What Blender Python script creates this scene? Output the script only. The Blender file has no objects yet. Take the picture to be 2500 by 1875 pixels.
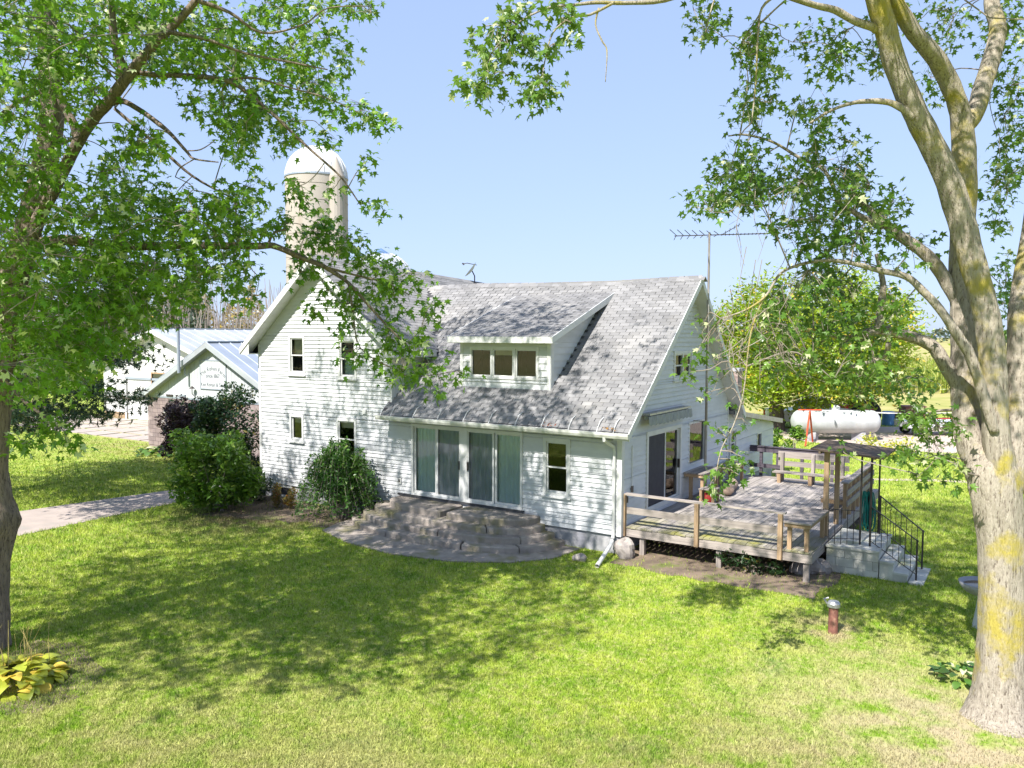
import bpy, math, random
import numpy as np
from mathutils import Matrix, Vector
RS = random.Random(7); rng = np.random.default_rng(11)
scene = bpy.context.scene; COL = scene.collection
# ------------------------------------------------------------------ camera, sky, sun, exposure
IW, IH = 2500, 1875                        # photograph pixels, used only to turn sight lines into positions
FPX, YAW, PITCH, ROLL = 1954.893, 33.286, -3.457, .181
CAM = np.array([8.568, -18.01, 5.47])
_a, _b, _r = np.radians([YAW, PITCH, ROLL])
FWD = np.array([-math.sin(_a)*math.cos(_b), math.cos(_a)*math.cos(_b), math.sin(_b)])
_ri = np.array([math.cos(_a), math.sin(_a), 0]); _up = np.cross(_ri, FWD)
RGT = math.cos(_r)*_ri+math.sin(_r)*_up; UPV = -math.sin(_r)*_ri+math.cos(_r)*_up
ROT = np.array([RGT, UPV, FWD])
cd = bpy.data.cameras.new('camera'); cam = bpy.data.objects.new('camera', cd); COL.objects.link(cam)
m = Matrix.Identity(4)
for i in range(3):
    m[i][0], m[i][1], m[i][2], m[i][3] = RGT[i], UPV[i], -FWD[i], CAM[i]
cam.matrix_world = m
cd.sensor_fit = 'HORIZONTAL'; cd.sensor_width = 36; cd.lens = FPX/IW*36; cd.clip_start = .1; cd.clip_end = 12000
scene.camera = cam
SUN_EL = 49.0; SUN_AZ = 1.2                # the sun stands over the camera's side of the house, square to its front
world = bpy.data.worlds.new('World'); scene.world = world; world.use_nodes = True
nt = world.node_tree; nt.nodes.clear()
sky = nt.nodes.new('ShaderNodeTexSky'); sky.sky_type = 'NISHITA'; sky.sun_disc = False
sky.sun_elevation = math.radians(SUN_EL); sky.sun_rotation = math.radians(180+SUN_AZ); sky.air_density = 1.0; sky.dust_density = .9; sky.ozone_density = 2.2; sky.altitude = 250
bg = nt.nodes.new('ShaderNodeBackground'); bg.inputs[1].default_value = .15
wo = nt.nodes.new('ShaderNodeOutputWorld'); gm = nt.nodes.new('ShaderNodeGamma'); gm.inputs[1].default_value = .3; nt.links.new(sky.outputs[0], gm.inputs[0]); tn = nt.nodes.new('ShaderNodeVectorMath'); tn.operation = 'MULTIPLY'; tn.inputs[1].default_value = (1.42, 1.68, 2.28); nt.links.new(gm.outputs[0], tn.inputs[0]); nt.links.new(tn.outputs[0], bg.inputs[0]); nt.links.new(bg.outputs[0], wo.inputs[0])
sl = bpy.data.lights.new('sun', 'SUN'); sl.energy = 5.0; sl.angle = math.radians(.53); sl.color = (1, .96, .90)
so = bpy.data.objects.new('sun', sl); COL.objects.link(so); so.location = (0, -40, 50)
so.rotation_euler = (math.radians(90-SUN_EL), 0, math.radians(-SUN_AZ))
vs = scene.view_settings; vs.view_transform = 'Standard'; vs.look = 'None'; vs.exposure = 1.0; vs.gamma = 1; vs.use_curve_mapping = False
scene.render.engine = 'CYCLES'; scene.cycles.use_denoising = True; scene.cycles.max_bounces = 7
scene.cycles.transparent_max_bounces = 12; scene.cycles.caustics_reflective = False; scene.cycles.caustics_refractive = False

# ------------------------------------------------------------------ helpers
def ray(u, v): return ROT.T @ np.array([(u-IW/2)/FPX, -(v-IH/2)/FPX, 1.])
def on(ax, val, u, v):
    d = ray(u, v); i = 'XYZ'.index(ax); return CAM+d*((val-CAM[i])/d[i])
def dep(t, u, v): return CAM+t*ray(u, v)
def proj(P):
    q = (np.atleast_2d(P)-CAM) @ ROT.T
    return IW/2+FPX*q[:, 0]/q[:, 2], IH/2-FPX*q[:, 1]/q[:, 2], q[:, 2]
class MB:
    def __init__(s): s.v = []; s.f = []
    def add(s, v, f):
        n = len(s.v); s.v += [tuple(map(float, p)) for p in v]; s.f += [tuple(n+i for i in q) for q in f]; return s
    def hexa(s, p):                        # 4 bottom, 4 top corners
        return s.add(p, [(3,2,1,0),(4,5,6,7),(0,1,5,4),(1,2,6,5),(2,3,7,6),(3,0,4,7)])
    def box(s, x0, x1, y0, y1, z0, z1):
        return s.hexa([(x0,y0,z0),(x1,y0,z0),(x1,y1,z0),(x0,y1,z0),(x0,y0,z1),(x1,y0,z1),(x1,y1,z1),(x0,y1,z1)])
    def bar(s, a, b, w, h=None, up=(0,0,1)):   # rectangular bar from a to b
        h = h or w; a, b = Vector(a), Vector(b); d = (b-a).normalized(); u = Vector(up)
        if abs(d.dot(u)) > .98: u = Vector((0,1,0))
        x = d.cross(u).normalized(); y = x.cross(d).normalized(); x *= w/2; y *= h/2
        return s.hexa([a-x-y,a+x-y,b+x-y,b-x-y,a-x+y,a+x+y,b+x+y,b-x+y])
    def tube(s, pts, rad, n=8, cap=True, jit=None):
        pts = [Vector(p) for p in pts]; k = len(pts)
        if not hasattr(rad, '__len__'): rad = [rad]*k
        base = len(s.v); ref = Vector((0,0,1)) if abs((pts[1]-pts[0]).normalized().z) < .9 else Vector((1,0,0)); x = None
        for i, p in enumerate(pts):
            d = (pts[min(i+1,k-1)]-pts[max(i-1,0)]).normalized()
            x = (ref-d*ref.dot(d)).normalized(); y = d.cross(x); ref = x
            for j in range(n):
                a = 2*math.pi*j/n; r = rad[i]*(jit(i, j, p) if jit else 1)
                s.v.append(tuple(p+(x*math.cos(a)+y*math.sin(a))*r))
        for i in range(k-1):
            for j in range(n):
                q = (j+1) % n; s.f.append((base+i*n+j, base+i*n+q, base+(i+1)*n+q, base+(i+1)*n+j))
        if cap:
            s.f.append(tuple(base+j for j in reversed(range(n)))); s.f.append(tuple(base+(k-1)*n+j for j in range(n)))
        return s
    def lathe(s, c, prof, n=24, a0=0, a1=2*math.pi):
        base = len(s.v); full = abs(a1-a0-2*math.pi) < 1e-6; m = n if full else n+1
        for r, z in prof:
            for j in range(m):
                a = a0+(a1-a0)*j/n; s.v.append((c[0]+r*math.cos(a), c[1]+r*math.sin(a), c[2]+z))
        for i in range(len(prof)-1):
            for j in range(n):
                q = (j+1) % m; s.f.append((base+i*m+j, base+i*m+q, base+(i+1)*m+q, base+(i+1)*m+j))
        return s
    def prism(s, pts, z0, z1):             # vertical extrusion of a plan outline
        n = len(pts); b = len(s.v)
        s.v += [(p[0],p[1],z0) for p in pts]+[(p[0],p[1],z1) for p in pts]
        s.f += [tuple(b+i for i in reversed(range(n))), tuple(b+n+i for i in range(n))]
        s.f += [(b+i, b+(i+1)%n, b+n+(i+1)%n, b+n+i) for i in range(n)]; return s
    def build(s, name, mat, parent=None, smooth=False, kind=None, label=None):
        org = Vector((0,0,0)); q = parent
        while q: org += q.location; q = q.parent
        me = bpy.data.meshes.new(name); me.from_pydata([tuple(Vector(p)-org) for p in s.v], [], s.f); me.materials.append(mat)
        if smooth: me.polygons.foreach_set('use_smooth', [True]*len(me.polygons))
        o = bpy.data.objects.new(name, me); COL.objects.link(o); o.parent = parent
        if kind: o['kind'] = kind
        if label: o['label'] = label
        return o
def npmesh(name, V, P, mat, parent=None, kind=None, smooth=False):    # big meshes straight from arrays
    V = np.ascontiguousarray(V, np.float32); P = np.ascontiguousarray(P, np.int32); k = P.shape[1]
    if parent:
        org = np.zeros(3); q = parent
        while q: org += np.array(q.location); q = q.parent
        V = (V-org).astype(np.float32)
    me = bpy.data.meshes.new(name); me.vertices.add(len(V)); me.vertices.foreach_set('co', V.ravel())
    me.loops.add(P.size); me.loops.foreach_set('vertex_index', P.ravel())
    me.polygons.add(len(P)); me.polygons.foreach_set('loop_start', np.arange(0, P.size, k, dtype=np.int32))
    me.update(calc_edges=True); me.materials.append(mat)
    if not smooth: me.shade_flat()
    o = bpy.data.objects.new(name, me); COL.objects.link(o); o.parent = parent
    if kind: o['kind'] = kind
    return o
def thing(name, label, cat, loc=(0,0,0), group=None):
    o = bpy.data.objects.new(name, None); COL.objects.link(o); o.location = loc; o['label'] = label; o['category'] = cat
    if group: o['group'] = group
    o.empty_display_size = .2; return o
def tag(o, label, cat, group=None):
    o['label'] = label; o['category'] = cat
    if group: o['group'] = group
    return o
def inst(name, me, parent, M):             # one more piece sharing mesh data, placed by a world matrix
    o = bpy.data.objects.new(name, me); COL.objects.link(o); o.parent = parent
    org = Vector((0,0,0)); q = parent
    while q: org += q.location; q = q.parent
    o.matrix_local = Matrix.Translation(-org) @ M; return o
# ------------------------------------------------------------------ materials
def newmat(name):
    m = bpy.data.materials.new(name); m.use_nodes = True; t = m.node_tree; t.nodes.clear()
    out = t.nodes.new('ShaderNodeOutputMaterial'); return m, t, out
def nd(t, ty, **kw):
    n = t.nodes.new(ty)
    for k, v in kw.items(): setattr(n, k, v)
    return n
def wpos(t, scale=(1,1,1)):
    g = nd(t, 'ShaderNodeNewGeometry'); mp = nd(t, 'ShaderNodeVectorMath', operation='MULTIPLY'); mp.inputs[1].default_value = scale
    t.links.new(g.outputs['Position'], mp.inputs[0]); return mp.outputs[0], g
def noise(t, vec, scale, detail=4, rough=.6):
    n = nd(t, 'ShaderNodeTexNoise'); n.inputs['Scale'].default_value = scale; n.inputs['Detail'].default_value = detail; n.inputs['Roughness'].default_value = rough
    t.links.new(vec, n.inputs['Vector']); return n.outputs['Fac']
def ramp(t, fac, lo, hi):
    n = nd(t, 'ShaderNodeMapRange'); n.inputs[1].default_value = lo; n.inputs[2].default_value = hi; t.links.new(fac, n.inputs[0]); return n.outputs[0]
def mix(t, fac, a, b):
    n = nd(t, 'ShaderNodeMix', data_type='RGBA'); 
    (t.links.new(fac, n.inputs[0]) if not isinstance(fac, (int, float)) else setattr(n.inputs[0], 'default_value', fac))
    for i, c in ((6, a), (7, b)):
        if isinstance(c, (tuple, list)): n.inputs[i].default_value = (*c, 1)
        else: t.links.new(c, n.inputs[i])
    return n.outputs[2]
def rand(t, amt):                          # value multiplier that differs from piece to piece
    g = nd(t, 'ShaderNodeNewGeometry'); o = nd(t, 'ShaderNodeObjectInfo'); a = nd(t, 'ShaderNodeMath', operation='ADD'); f = nd(t, 'ShaderNodeMath', operation='FRACT')
    t.links.new(g.outputs['Random Per Island'], a.inputs[0]); t.links.new(o.outputs['Random'], a.inputs[1]); t.links.new(a.outputs[0], f.inputs[0])
    r = nd(t, 'ShaderNodeMapRange'); r.inputs[3].default_value = 1-amt; r.inputs[4].default_value = 1+amt; t.links.new(f.outputs[0], r.inputs[0]); return r.outputs[0], f.outputs[0]
def hsv(t, col, val):
    n = nd(t, 'ShaderNodeHueSaturation'); t.links.new(col, n.inputs['Color']); t.links.new(val, n.inputs['Value']); return n.outputs[0]
def bsdf(t, out, col, rough=.8, spec=.3, metal=0, bump=None, bstr=.3, bdist=.01):
    b = nd(t, 'ShaderNodeBsdfPrincipled'); b.inputs['Roughness'].default_value = rough; b.inputs['Specular IOR Level'].default_value = spec; b.inputs['Metallic'].default_value = metal
    if isinstance(col, (tuple, list)): b.inputs['Base Color'].default_value = (*col, 1)
    else: t.links.new(col, b.inputs['Base Color'])
    if bump is not None:
        bn = nd(t, 'ShaderNodeBump'); bn.inputs['Strength'].default_value = bstr; bn.inputs['Distance'].default_value = bdist
        t.links.new(bump, bn.inputs['Height']); t.links.new(bn.outputs[0], b.inputs['Normal'])
    t.links.new(b.outputs[0], out.inputs[0]); return b
def pm(name, c1, c2, scale=3, st=(1,1,1), rough=.8, spec=.3, metal=0, rnd=0, bump=0, bscale=30, c3=None, s3=1, lo3=.55, hi3=.7, lo=.35, hi=.65, bdist=.01):
    m, t, out = newmat(name); v, _ = wpos(t, st); c = mix(t, ramp(t, noise(t, v, scale), lo, hi), c1, c2)
    if c3: c = mix(t, ramp(t, noise(t, v, s3, 3), lo3, hi3), c, c3)
    if rnd: c = hsv(t, c, rand(t, rnd)[0])
    bsdf(t, out, c, rough, spec, metal, noise(t, v, bscale, 5) if bump else None, bump, bdist); return m
def leafmat(name, c1, c2, c3, trans=.38, rough=.36, f3=.93):
    m, t, out = newmat(name); v, _ = wpos(t); r, f = rand(t, .45); n = ramp(t, noise(t, v, .9, 3), .35, .65)
    c = mix(t, n, c1, c2); g = nd(t, 'ShaderNodeMath', operation='GREATER_THAN'); g.inputs[1].default_value = f3; t.links.new(f, g.inputs[0])
    c = hsv(t, mix(t, g.outputs[0], c, c3), r)
    b = bsdf(t, out, c, rough, .5); tr = nd(t, 'ShaderNodeBsdfTranslucent'); t.links.new(mix(t, .5, c, tuple(min(1, 2.0*x) for x in c2)), tr.inputs[0])
    ms = nd(t, 'ShaderNodeMixShader'); ms.inputs[0].default_value = trans; t.links.new(b.outputs[0], ms.inputs[1]); t.links.new(tr.outputs[0], ms.inputs[2]); t.links.new(ms.outputs[0], out.inputs[0]); return m
def glassmat(name, tint=(.95,.98,.98), ior=1.75):
    m, t, out = newmat(name); f = nd(t, 'ShaderNodeFresnel'); f.inputs[0].default_value = ior
    tr = nd(t, 'ShaderNodeBsdfTransparent'); tr.inputs[0].default_value = (*tint, 1); gl = nd(t, 'ShaderNodeBsdfGlossy'); gl.inputs['Roughness'].default_value = .01
    v, _ = wpos(t); bn = nd(t, 'ShaderNodeBump'); bn.inputs['Strength'].default_value = .04; bn.inputs['Distance'].default_value = .02; t.links.new(noise(t, v, 3, 2), bn.inputs['Height']); t.links.new(bn.outputs[0], gl.inputs['Normal'])
    ms = nd(t, 'ShaderNodeMixShader'); t.links.new(f.outputs[0], ms.inputs[0]); t.links.new(tr.outputs[0], ms.inputs[1]); t.links.new(gl.outputs[0], ms.inputs[2]); t.links.new(ms.outputs[0], out.inputs[0]); return m
K = {}
K['siding'] = pm('white siding', (.58,.585,.595), (.51,.52,.535), 1.6, (1,1,3), .55, .35, rnd=.035, c3=(.45,.46,.45), s3=.9, lo3=.62, hi3=.85)
K['trim'] = pm('white trim', (.62,.62,.615), (.55,.55,.54), 3, rough=.5)
K['gutter'] = pm('white gutter', (.66,.66,.64), (.5,.5,.46), 2.2, rough=.45, c3=(.45,.44,.36), s3=1.5, lo3=.6, hi3=.8)
K['wallcore'] = pm('wall core', (.3,.3,.3), (.25,.25,.25))
K['shingle'] = pm('asphalt shingle', (.235,.23,.23), (.17,.168,.172), 1.2, rough=.9, spec=.15, rnd=.17, bump=.25, bscale=120, c3=(.28,.27,.26), s3=.6, lo3=.5, hi3=.7)
K['roofdeck'] = pm('dark roof underlay', (.07,.07,.075), (.05,.05,.055), 5, rough=.95)
K['found'] = pm('foundation stone', (.42,.41,.42), (.24,.24,.27), 2.4, rough=.9, bump=.6, bscale=9, bdist=.03)
K['concrete'] = pm('old concrete', (.36,.31,.27), (.23,.20,.18), 2.6, rough=.9, bump=.4, bscale=25, c3=(.22,.20,.10), s3=1.3, lo3=.52, hi3=.72, rnd=.1)
K['walk'] = pm('pale concrete', (.40,.335,.295), (.33,.28,.25), 1.5, rough=.9, bump=.2, bscale=60, c3=(.30,.27,.24), s3=.7)
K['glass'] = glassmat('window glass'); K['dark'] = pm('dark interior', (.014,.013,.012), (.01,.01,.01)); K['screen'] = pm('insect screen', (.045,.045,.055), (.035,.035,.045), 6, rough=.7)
K['curtain'] = pm('pale aqua curtain', (.72,.90,.94), (.62,.80,.85), 4, (6,1,1), .9); K['shade'] = pm('cream blind', (.62,.60,.46), (.55,.52,.40), 3)
K['floorin'] = pm('room floor', (.2,.13,.08), (.15,.1,.06), 3)
for ax, st in (('x',(1.2,30,30)), ('y',(30,1.2,30)), ('z',(30,30,1.2))):
    K['wood'+ax] = pm('weathered wood '+ax, (.36,.315,.28), (.22,.19,.175), 1, st, .85, .2, rnd=.2, bump=.3, bscale=3)
    K['tan'+ax] = pm('tan lumber '+ax, (.42,.30,.19), (.30,.20,.12), 1, st, .8, .2, rnd=.15, bump=.3, bscale=3)
K['iron'] = pm('black iron', (.03,.028,.03), (.05,.035,.03), 9, rough=.5, spec=.4); K['galv'] = pm('galvanised steel', (.45,.46,.47), (.33,.33,.34), 7, rough=.4, metal=.6)
def barkmat(name, ca, cb, cc, cl, lo, hi):   # ridged bark: plates, dark cracks, lichen
    m, t, out = newmat(name); v, _ = wpos(t, (7,7,1)); v2, _ = wpos(t, (16,16,3.2)); v3, _ = wpos(t); c = mix(t, ramp(t, noise(t,v,3), .35,.65), ca, cb); cr = noise(t,v2,2.2,6,.7); c = mix(t, ramp(t, cr, .47,.36), c, cc)
    if cl: c = mix(t, ramp(t, noise(t,v3,1.3,6,.65), lo, hi), c, cl)
    bsdf(t, out, c, .95, .1, bump=cr, bstr=1.0, bdist=.05); return m
K['bark'] = barkmat('maple bark', (.50,.44,.36), (.36,.31,.25), (.15,.12,.095), (.46,.38,.09), .53, .66)
K['barkdark'] = pm('grey brown bark', (.20,.165,.14), (.10,.08,.07), 3, (6,6,1), .95, .1, bump=.9, bscale=5, bdist=.03)
K['barkmid'] = barkmat('brown grey bark', (.34,.27,.22), (.22,.17,.14), (.09,.07,.06), None, 0, 1)
K['twig'] = pm('twig bark', (.30,.26,.22), (.20,.16,.13), 4)
K['leaf'] = leafmat('silver maple leaf', (.09,.22,.014), (.18,.32,.028), (.44,.48,.26), f3=.90)
K['leafr'] = leafmat('maple leaf', (.07,.16,.022), (.14,.24,.036), (.38,.40,.22), f3=.91)
K['leafback'] = leafmat('yellow green maple leaf', (.16,.27,.018), (.30,.38,.025), (.46,.30,.04), f3=.93)
K['shrub1'] = leafmat('light shrub leaf', (.075,.17,.016), (.13,.23,.026), (.2,.28,.04)); K['shrub2'] = leafmat('dark shrub leaf', (.018,.05,.015), (.035,.075,.02), (.12,.10,.02), .3)
K['shrubred'] = leafmat('plum shrub leaf', (.035,.018,.022), (.055,.028,.03), (.05,.06,.02), .25); K['needle'] = leafmat('pine needle', (.02,.05,.022), (.04,.08,.03), (.08,.08,.03), .2)
K['hosta'] = leafmat('hosta leaf', (.26,.36,.04), (.46,.46,.06), (.55,.40,.07), .35, f3=.75); K['hostag'] = leafmat('green hosta leaf', (.05,.13,.02), (.09,.17,.03), (.4,.4,.25), .3)
K['corn'] = leafmat('corn leaf', (.17,.25,.03), (.28,.34,.05), (.42,.40,.12), .3, f3=.85)
# ------------------------------------------------------------------ ground
def struct(o): o['kind'] = 'structure'; return o
def lawncolor(t, blades):
    v, g = wpos(t); n1 = noise(t, v, .35, 4); n2 = noise(t, v, 1.7, 5); n3 = noise(t, v, 9, 4)
    c = mix(t, ramp(t, n2, .36, .62), (.19,.32,.022), (.38,.455,.06)); c = mix(t, ramp(t, noise(t, v, .75, 5, .7), .56, .70), c, (.11,.235,.02)); c = mix(t, ramp(t, n3, .48, .7), c, (.50,.48,.20))
    def near(x, y, r0, r1):
        d = nd(t, 'ShaderNodeVectorMath', operation='DISTANCE'); d.inputs[1].default_value = (x, y, 0); t.links.new(g.outputs['Position'], d.inputs[0]); return ramp(t, d.outputs['Value'], r1, r0)
    def lerp(fac, col, c, nz, lo, hi):
        a = nd(t, 'ShaderNodeMath', operation='MULTIPLY'); t.links.new(fac, a.inputs[0]); t.links.new(ramp(t, nz, lo, hi), a.inputs[1]); a.use_clamp = True; return mix(t, a.outputs[0], c, col)
    c = lerp(near(8.0,-5.8,.6,4.2), (.44,.37,.24), c, n2, .34, .56); c = lerp(near(6.5,-9.5,.8,3.4), (.40,.34,.19), c, n2, .38, .6); c = lerp(near(5.6,-2.6,.3,1.5), (.42,.36,.20), c, n2, .4, .6); c = lerp(near(-1.5,-13,1,6.5), (.42,.41,.17), c, n2, .42, .66); c = lerp(near(2.4,-12.5,1,5), (.44,.42,.18), c, n1, .4, .62)
    c = lerp(near(-11,-2.2,.8,3.4), (.20,.155,.10), c, n2, .38, .55); c = lerp(near(-28,8,2,9), (.36,.30,.16), c, n2, .42, .6)
    if blades: c = hsv(t, c, rand(t, .48)[0])
    else: c = mix(t, .22, c, (.10,.11,.035))  # sheet darkened for thatch and, in its colour, the shade among the blades
    return c, n3
m, t, out = newmat('lawn soil and grass'); c, h = lawncolor(t, False); bsdf(t, out, c, .95, .1, bump=h, bstr=.6, bdist=.04); K['lawn'] = m
m, t, out = newmat('grass blade'); c, h = lawncolor(t, True); b = bsdf(t, out, c, .6, .2); tr = nd(t, 'ShaderNodeBsdfTranslucent'); t.links.new(c, tr.inputs[0])
ms = nd(t, 'ShaderNodeMixShader'); ms.inputs[0].default_value = .35; t.links.new(b.outputs[0], ms.inputs[1]); t.links.new(tr.outputs[0], ms.inputs[2]); t.links.new(ms.outputs[0], out.inputs[0]); K['grass'] = m
K['field'] = pm('ripening field', (.40,.335,.14), (.30,.29,.10), .02, rough=1, c3=(.24,.27,.07), s3=.006, lo3=.5, hi3=.7)
K['drygrass'] = pm('dry mown grass', (.36,.32,.12), (.24,.26,.06), .4, rough=1, bump=.5, bscale=3)
K['gravel'] = pm('pink gravel', (.50,.41,.35), (.40,.33,.29), .8, rough=1, bump=.5, bscale=20, c3=(.25,.28,.1), s3=.25, lo3=.6, hi3=.75)
K['soil'] = pm('bare soil', (.24,.18,.13), (.13,.10,.075), 1.6, rough=1, bump=.8, bscale=14, bdist=.03, c3=(.12,.14,.04), s3=1.1)
def sheet(name, pts, z, mat, sub=0):
    mb = MB(); mb.add([(p[0], p[1], z) for p in pts], [tuple(range(len(pts)))]); return struct(mb.build(name, mat))
def g2(u, v): p = on('Z', 0, u, v); return (p[0], p[1])
def wob(pts, a, n=4):                      # ragged outline
    r = random.Random(len(pts)*7+int(abs(pts[0][0])*10)); o = []
    for i, p in enumerate(pts):
        q = pts[(i+1) % len(pts)]
        for k in range(n): f = k/n; o.append((p[0]+(q[0]-p[0])*f+r.uniform(-a,a), p[1]+(q[1]-p[1])*f+r.uniform(-a,a)))
    return o
S = 7000; sheet('ground', [(-S,-S),(S,-S),(S,S),(-S,S)], -.05, K['field'])
LAWN = [(-75,-60),(60,-60),(60,45),(14,45),(-12,58),(-75,30)]
sheet('lawn', LAWN, 0, K['lawn'])
sheet('dry_grass_strip', [g2(1500,1012),g2(3300,1006),g2(4000,968),g2(1300,972)], .012, K['drygrass'])
GRAV = wob([g2(1860,1048),g2(2150,1042),g2(2500,1036),g2(2900,1036),g2(3000,1150),g2(2500,1118),g2(2330,1107),g2(2180,1101),g2(1900,1070)], .35)
sheet('gravel_yard', GRAV, .008, K['gravel'])
sheet('worn_path', wob([g2(2120,1168),g2(2260,1170),g2(2420,1176),g2(2600,1184),g2(2600,1190),g2(2420,1181),g2(2260,1175),g2(2120,1172)], .05, 3), .006, K['gravel'])
WALK = [(-14.05,-14),(-14.36,-7.49),(-14.76,-2.27),(-14.3,-.4),(-13.65,.6),(-13.6,3.4),(-16.2,3.4),(-16.75,-1.08),(-17.56,-6),(-18.2,-14)]
sheet('walkway', WALK, .010, K['walk'])
BED = wob([(-13.4,-.1),(-13.6,-1.8),(-12.4,-3.1),(-10.6,-2.7),(-9.2,-2.1),(-8.0,-2.3),(-7.6,-.1)], .22)
sheet('planting_bed', BED, .006, K['soil'])
UDK = wob([(.1,-.75),(2.4,-.95),(4.8,-.9),(5.0,1.4),(4.5,1.5),(4.5,9),(.1,9)], .12, 6); sheet('soil_under_deck', UDK, .006, K['soil'])
sheet('soil_by_hosta', wob([(-5.6,-12.6),(-4.2,-12.9),(-3.2,-12.3),(-3.6,-11.2),(-5.2,-10.6),(-6.4,-11.2)], .15), .005, K['soil'])
APRON = [(-8.3,-.3),(-8.25,-1.6),(-7.98,-2.44),(-6.5,-3.0),(-4.77,-3.2),(-3.14,-2.9),(-1.9,-2.2),(-1.19,-1.28),(-1.05,-.1)]
mb = MB(); mb.prism(APRON, -.02, .03); struct(mb.build('patio_apron', K['concrete']))
# concrete slabs in front of the pole barn, each with its own edge
ya = thing('concrete_slab_yard', 'weathered concrete slabs with grassy joints in front of white barn door', 'concrete slabs', (-36,9,0))
yr = random.Random(3)
for i in range(10):
    for j in range(4):
        x = -47+i*1.9+yr.uniform(-.05,.05); y = 5.3+j*1.5+i*.04
        if (j == 0 and i < 2): continue
        MB().prism([(x+.09,y+.08),(x+1.81,y+.1),(x+1.8,y+1.4),(x+.07,y+1.41)], -.02, .03+yr.uniform(0,.012)).build('slab', K['walk'], ya)
# ------------------------------------------------------------------ grass blades, corn, distant woods (uncountable stuff)
def inpoly(P, poly):
    x, y = P[:,0], P[:,1]; r = np.zeros(len(P), bool); n = len(poly)
    for i in range(n):
        (x0,y0),(x1,y1) = poly[i], poly[(i+1)%n]
        c = ((y0 > y) != (y1 > y)); xi = (x1-x0)*(y-y0)/(y1-y0+1e-12)+x0; r ^= c & (x < xi)
    return r
def rect(P, x0, x1, y0, y1): return (P[:,0]>x0)&(P[:,0]<x1)&(P[:,1]>y0)&(P[:,1]<y1)
def ground_px(n, u0, u1, v0, v1):
    u = rng.uniform(u0, u1, n); v = rng.uniform(v0, v1, n)
    d = np.stack([(u-IW/2)/FPX, -(v-IH/2)/FPX, np.ones(n)], 1) @ ROT; tt = -CAM[2]/d[:,2]; return (CAM+d*tt[:,None])[:, :2]
P = np.concatenate([ground_px(740000, -420, 2920, 1010, 1980), ground_px(170000, -1700, 4200, 1000, 2600), rng.uniform((-22,-22), (16,0), (60000,2))])
bad = rect(P,-13.6,.05,-.05,9.5)|rect(P,-6,.05,9,14)|inpoly(P, WALK)|inpoly(P, APRON)|inpoly(P, GRAV)|rect(P,4.5,6.65,1.4,3.4)|rect(P,-28,-18,4.8,14)|rect(P,-47.2,-28,5.3,11.5)|(P[:,1]>60)|(P[:,0]<-60)
thin = (inpoly(P, BED)&(rng.random(len(P))<.86))|(inpoly(P, UDK)&(rng.random(len(P))<.93))
d8 = np.hypot(P[:,0]-8.2, P[:,1]+5.6); thin |= rng.random(len(P)) < np.clip(.85-d8/5.5, 0, .8); P = P[~(bad|thin)]
n = len(P); dist = np.hypot(P[:,0]-CAM[0], P[:,1]-CAM[1]); sc = np.clip(dist/16, .9, 3.2)
L = rng.uniform(.03,.075,n)*np.clip(sc,.9,1.7); wd = rng.uniform(.004,.009,n)*sc; a = rng.uniform(0,2*np.pi,n); lean = rng.uniform(.1,.9,n)*L
b = a+rng.uniform(-1.5,1.5,n); z0 = np.zeros(n)
V = np.empty((n,3,3)); V[:,0] = np.stack([P[:,0]+np.cos(a)*wd, P[:,1]+np.sin(a)*wd, z0], 1); V[:,1] = np.stack([P[:,0]-np.cos(a)*wd, P[:,1]-np.sin(a)*wd, z0], 1)
V[:,2] = np.stack([P[:,0]+np.cos(b)*lean, P[:,1]+np.sin(b)*lean, L], 1)
npmesh('grass', V.reshape(-1,3), np.arange(3*n).reshape(-1,3), K['grass'], kind='stuff')['label'] = 'short mown grass of the farmhouse lawn with dry straw patches'
bpy.data.objects['grass']['category'] = 'grass'
# corn
P = np.concatenate([ground_px(9000, -500, 3200, 884, 925), ground_px(9000, -500, 3200, 929, 962)])
P = P[(np.hypot(P[:,0]-CAM[0],P[:,1]-CAM[1])<230)&~rect(P,-60,-20,0,62)]
rowp = np.round(P[:,0]/.9)*.9; P[:,0] = rowp+rng.normal(0,.08,len(P)); n = len(P); V = np.empty((n,6,3,3))
for k in range(6):
    a = rng.uniform(0,2*np.pi,n); h = rng.uniform(.2,1.5,n) if k else np.zeros(n); w = .09; ln = rng.uniform(.35,.75,n) if k else np.full(n,.1)
    V[:,k,0] = np.stack([P[:,0]-np.sin(a)*w,P[:,1]+np.cos(a)*w,h],1); V[:,k,1] = np.stack([P[:,0]+np.sin(a)*w,P[:,1]-np.cos(a)*w,h],1)
    V[:,k,2] = np.stack([P[:,0]+np.cos(a)*ln,P[:,1]+np.sin(a)*ln,h+(rng.uniform(.1,.7,n) if k else 2.0)],1)
co = npmesh('corn_field', V.reshape(-1,3), np.arange(18*n).reshape(-1,3), K['corn'], kind='stuff'); tag(co, 'standing yellow green corn in rows beyond the yard', 'corn field')
K['woods'] = leafmat('far woods', (.045,.075,.045), (.075,.10,.06), (.12,.10,.05), .2); K['scrub'] = leafmat('autumn scrub', (.20,.17,.06), (.26,.20,.10), (.33,.24,.04), .2, f3=.8); K['greyscrub'] = pm('bare grey brush', (.30,.25,.23), (.22,.19,.17), .3, rnd=.3)
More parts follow.
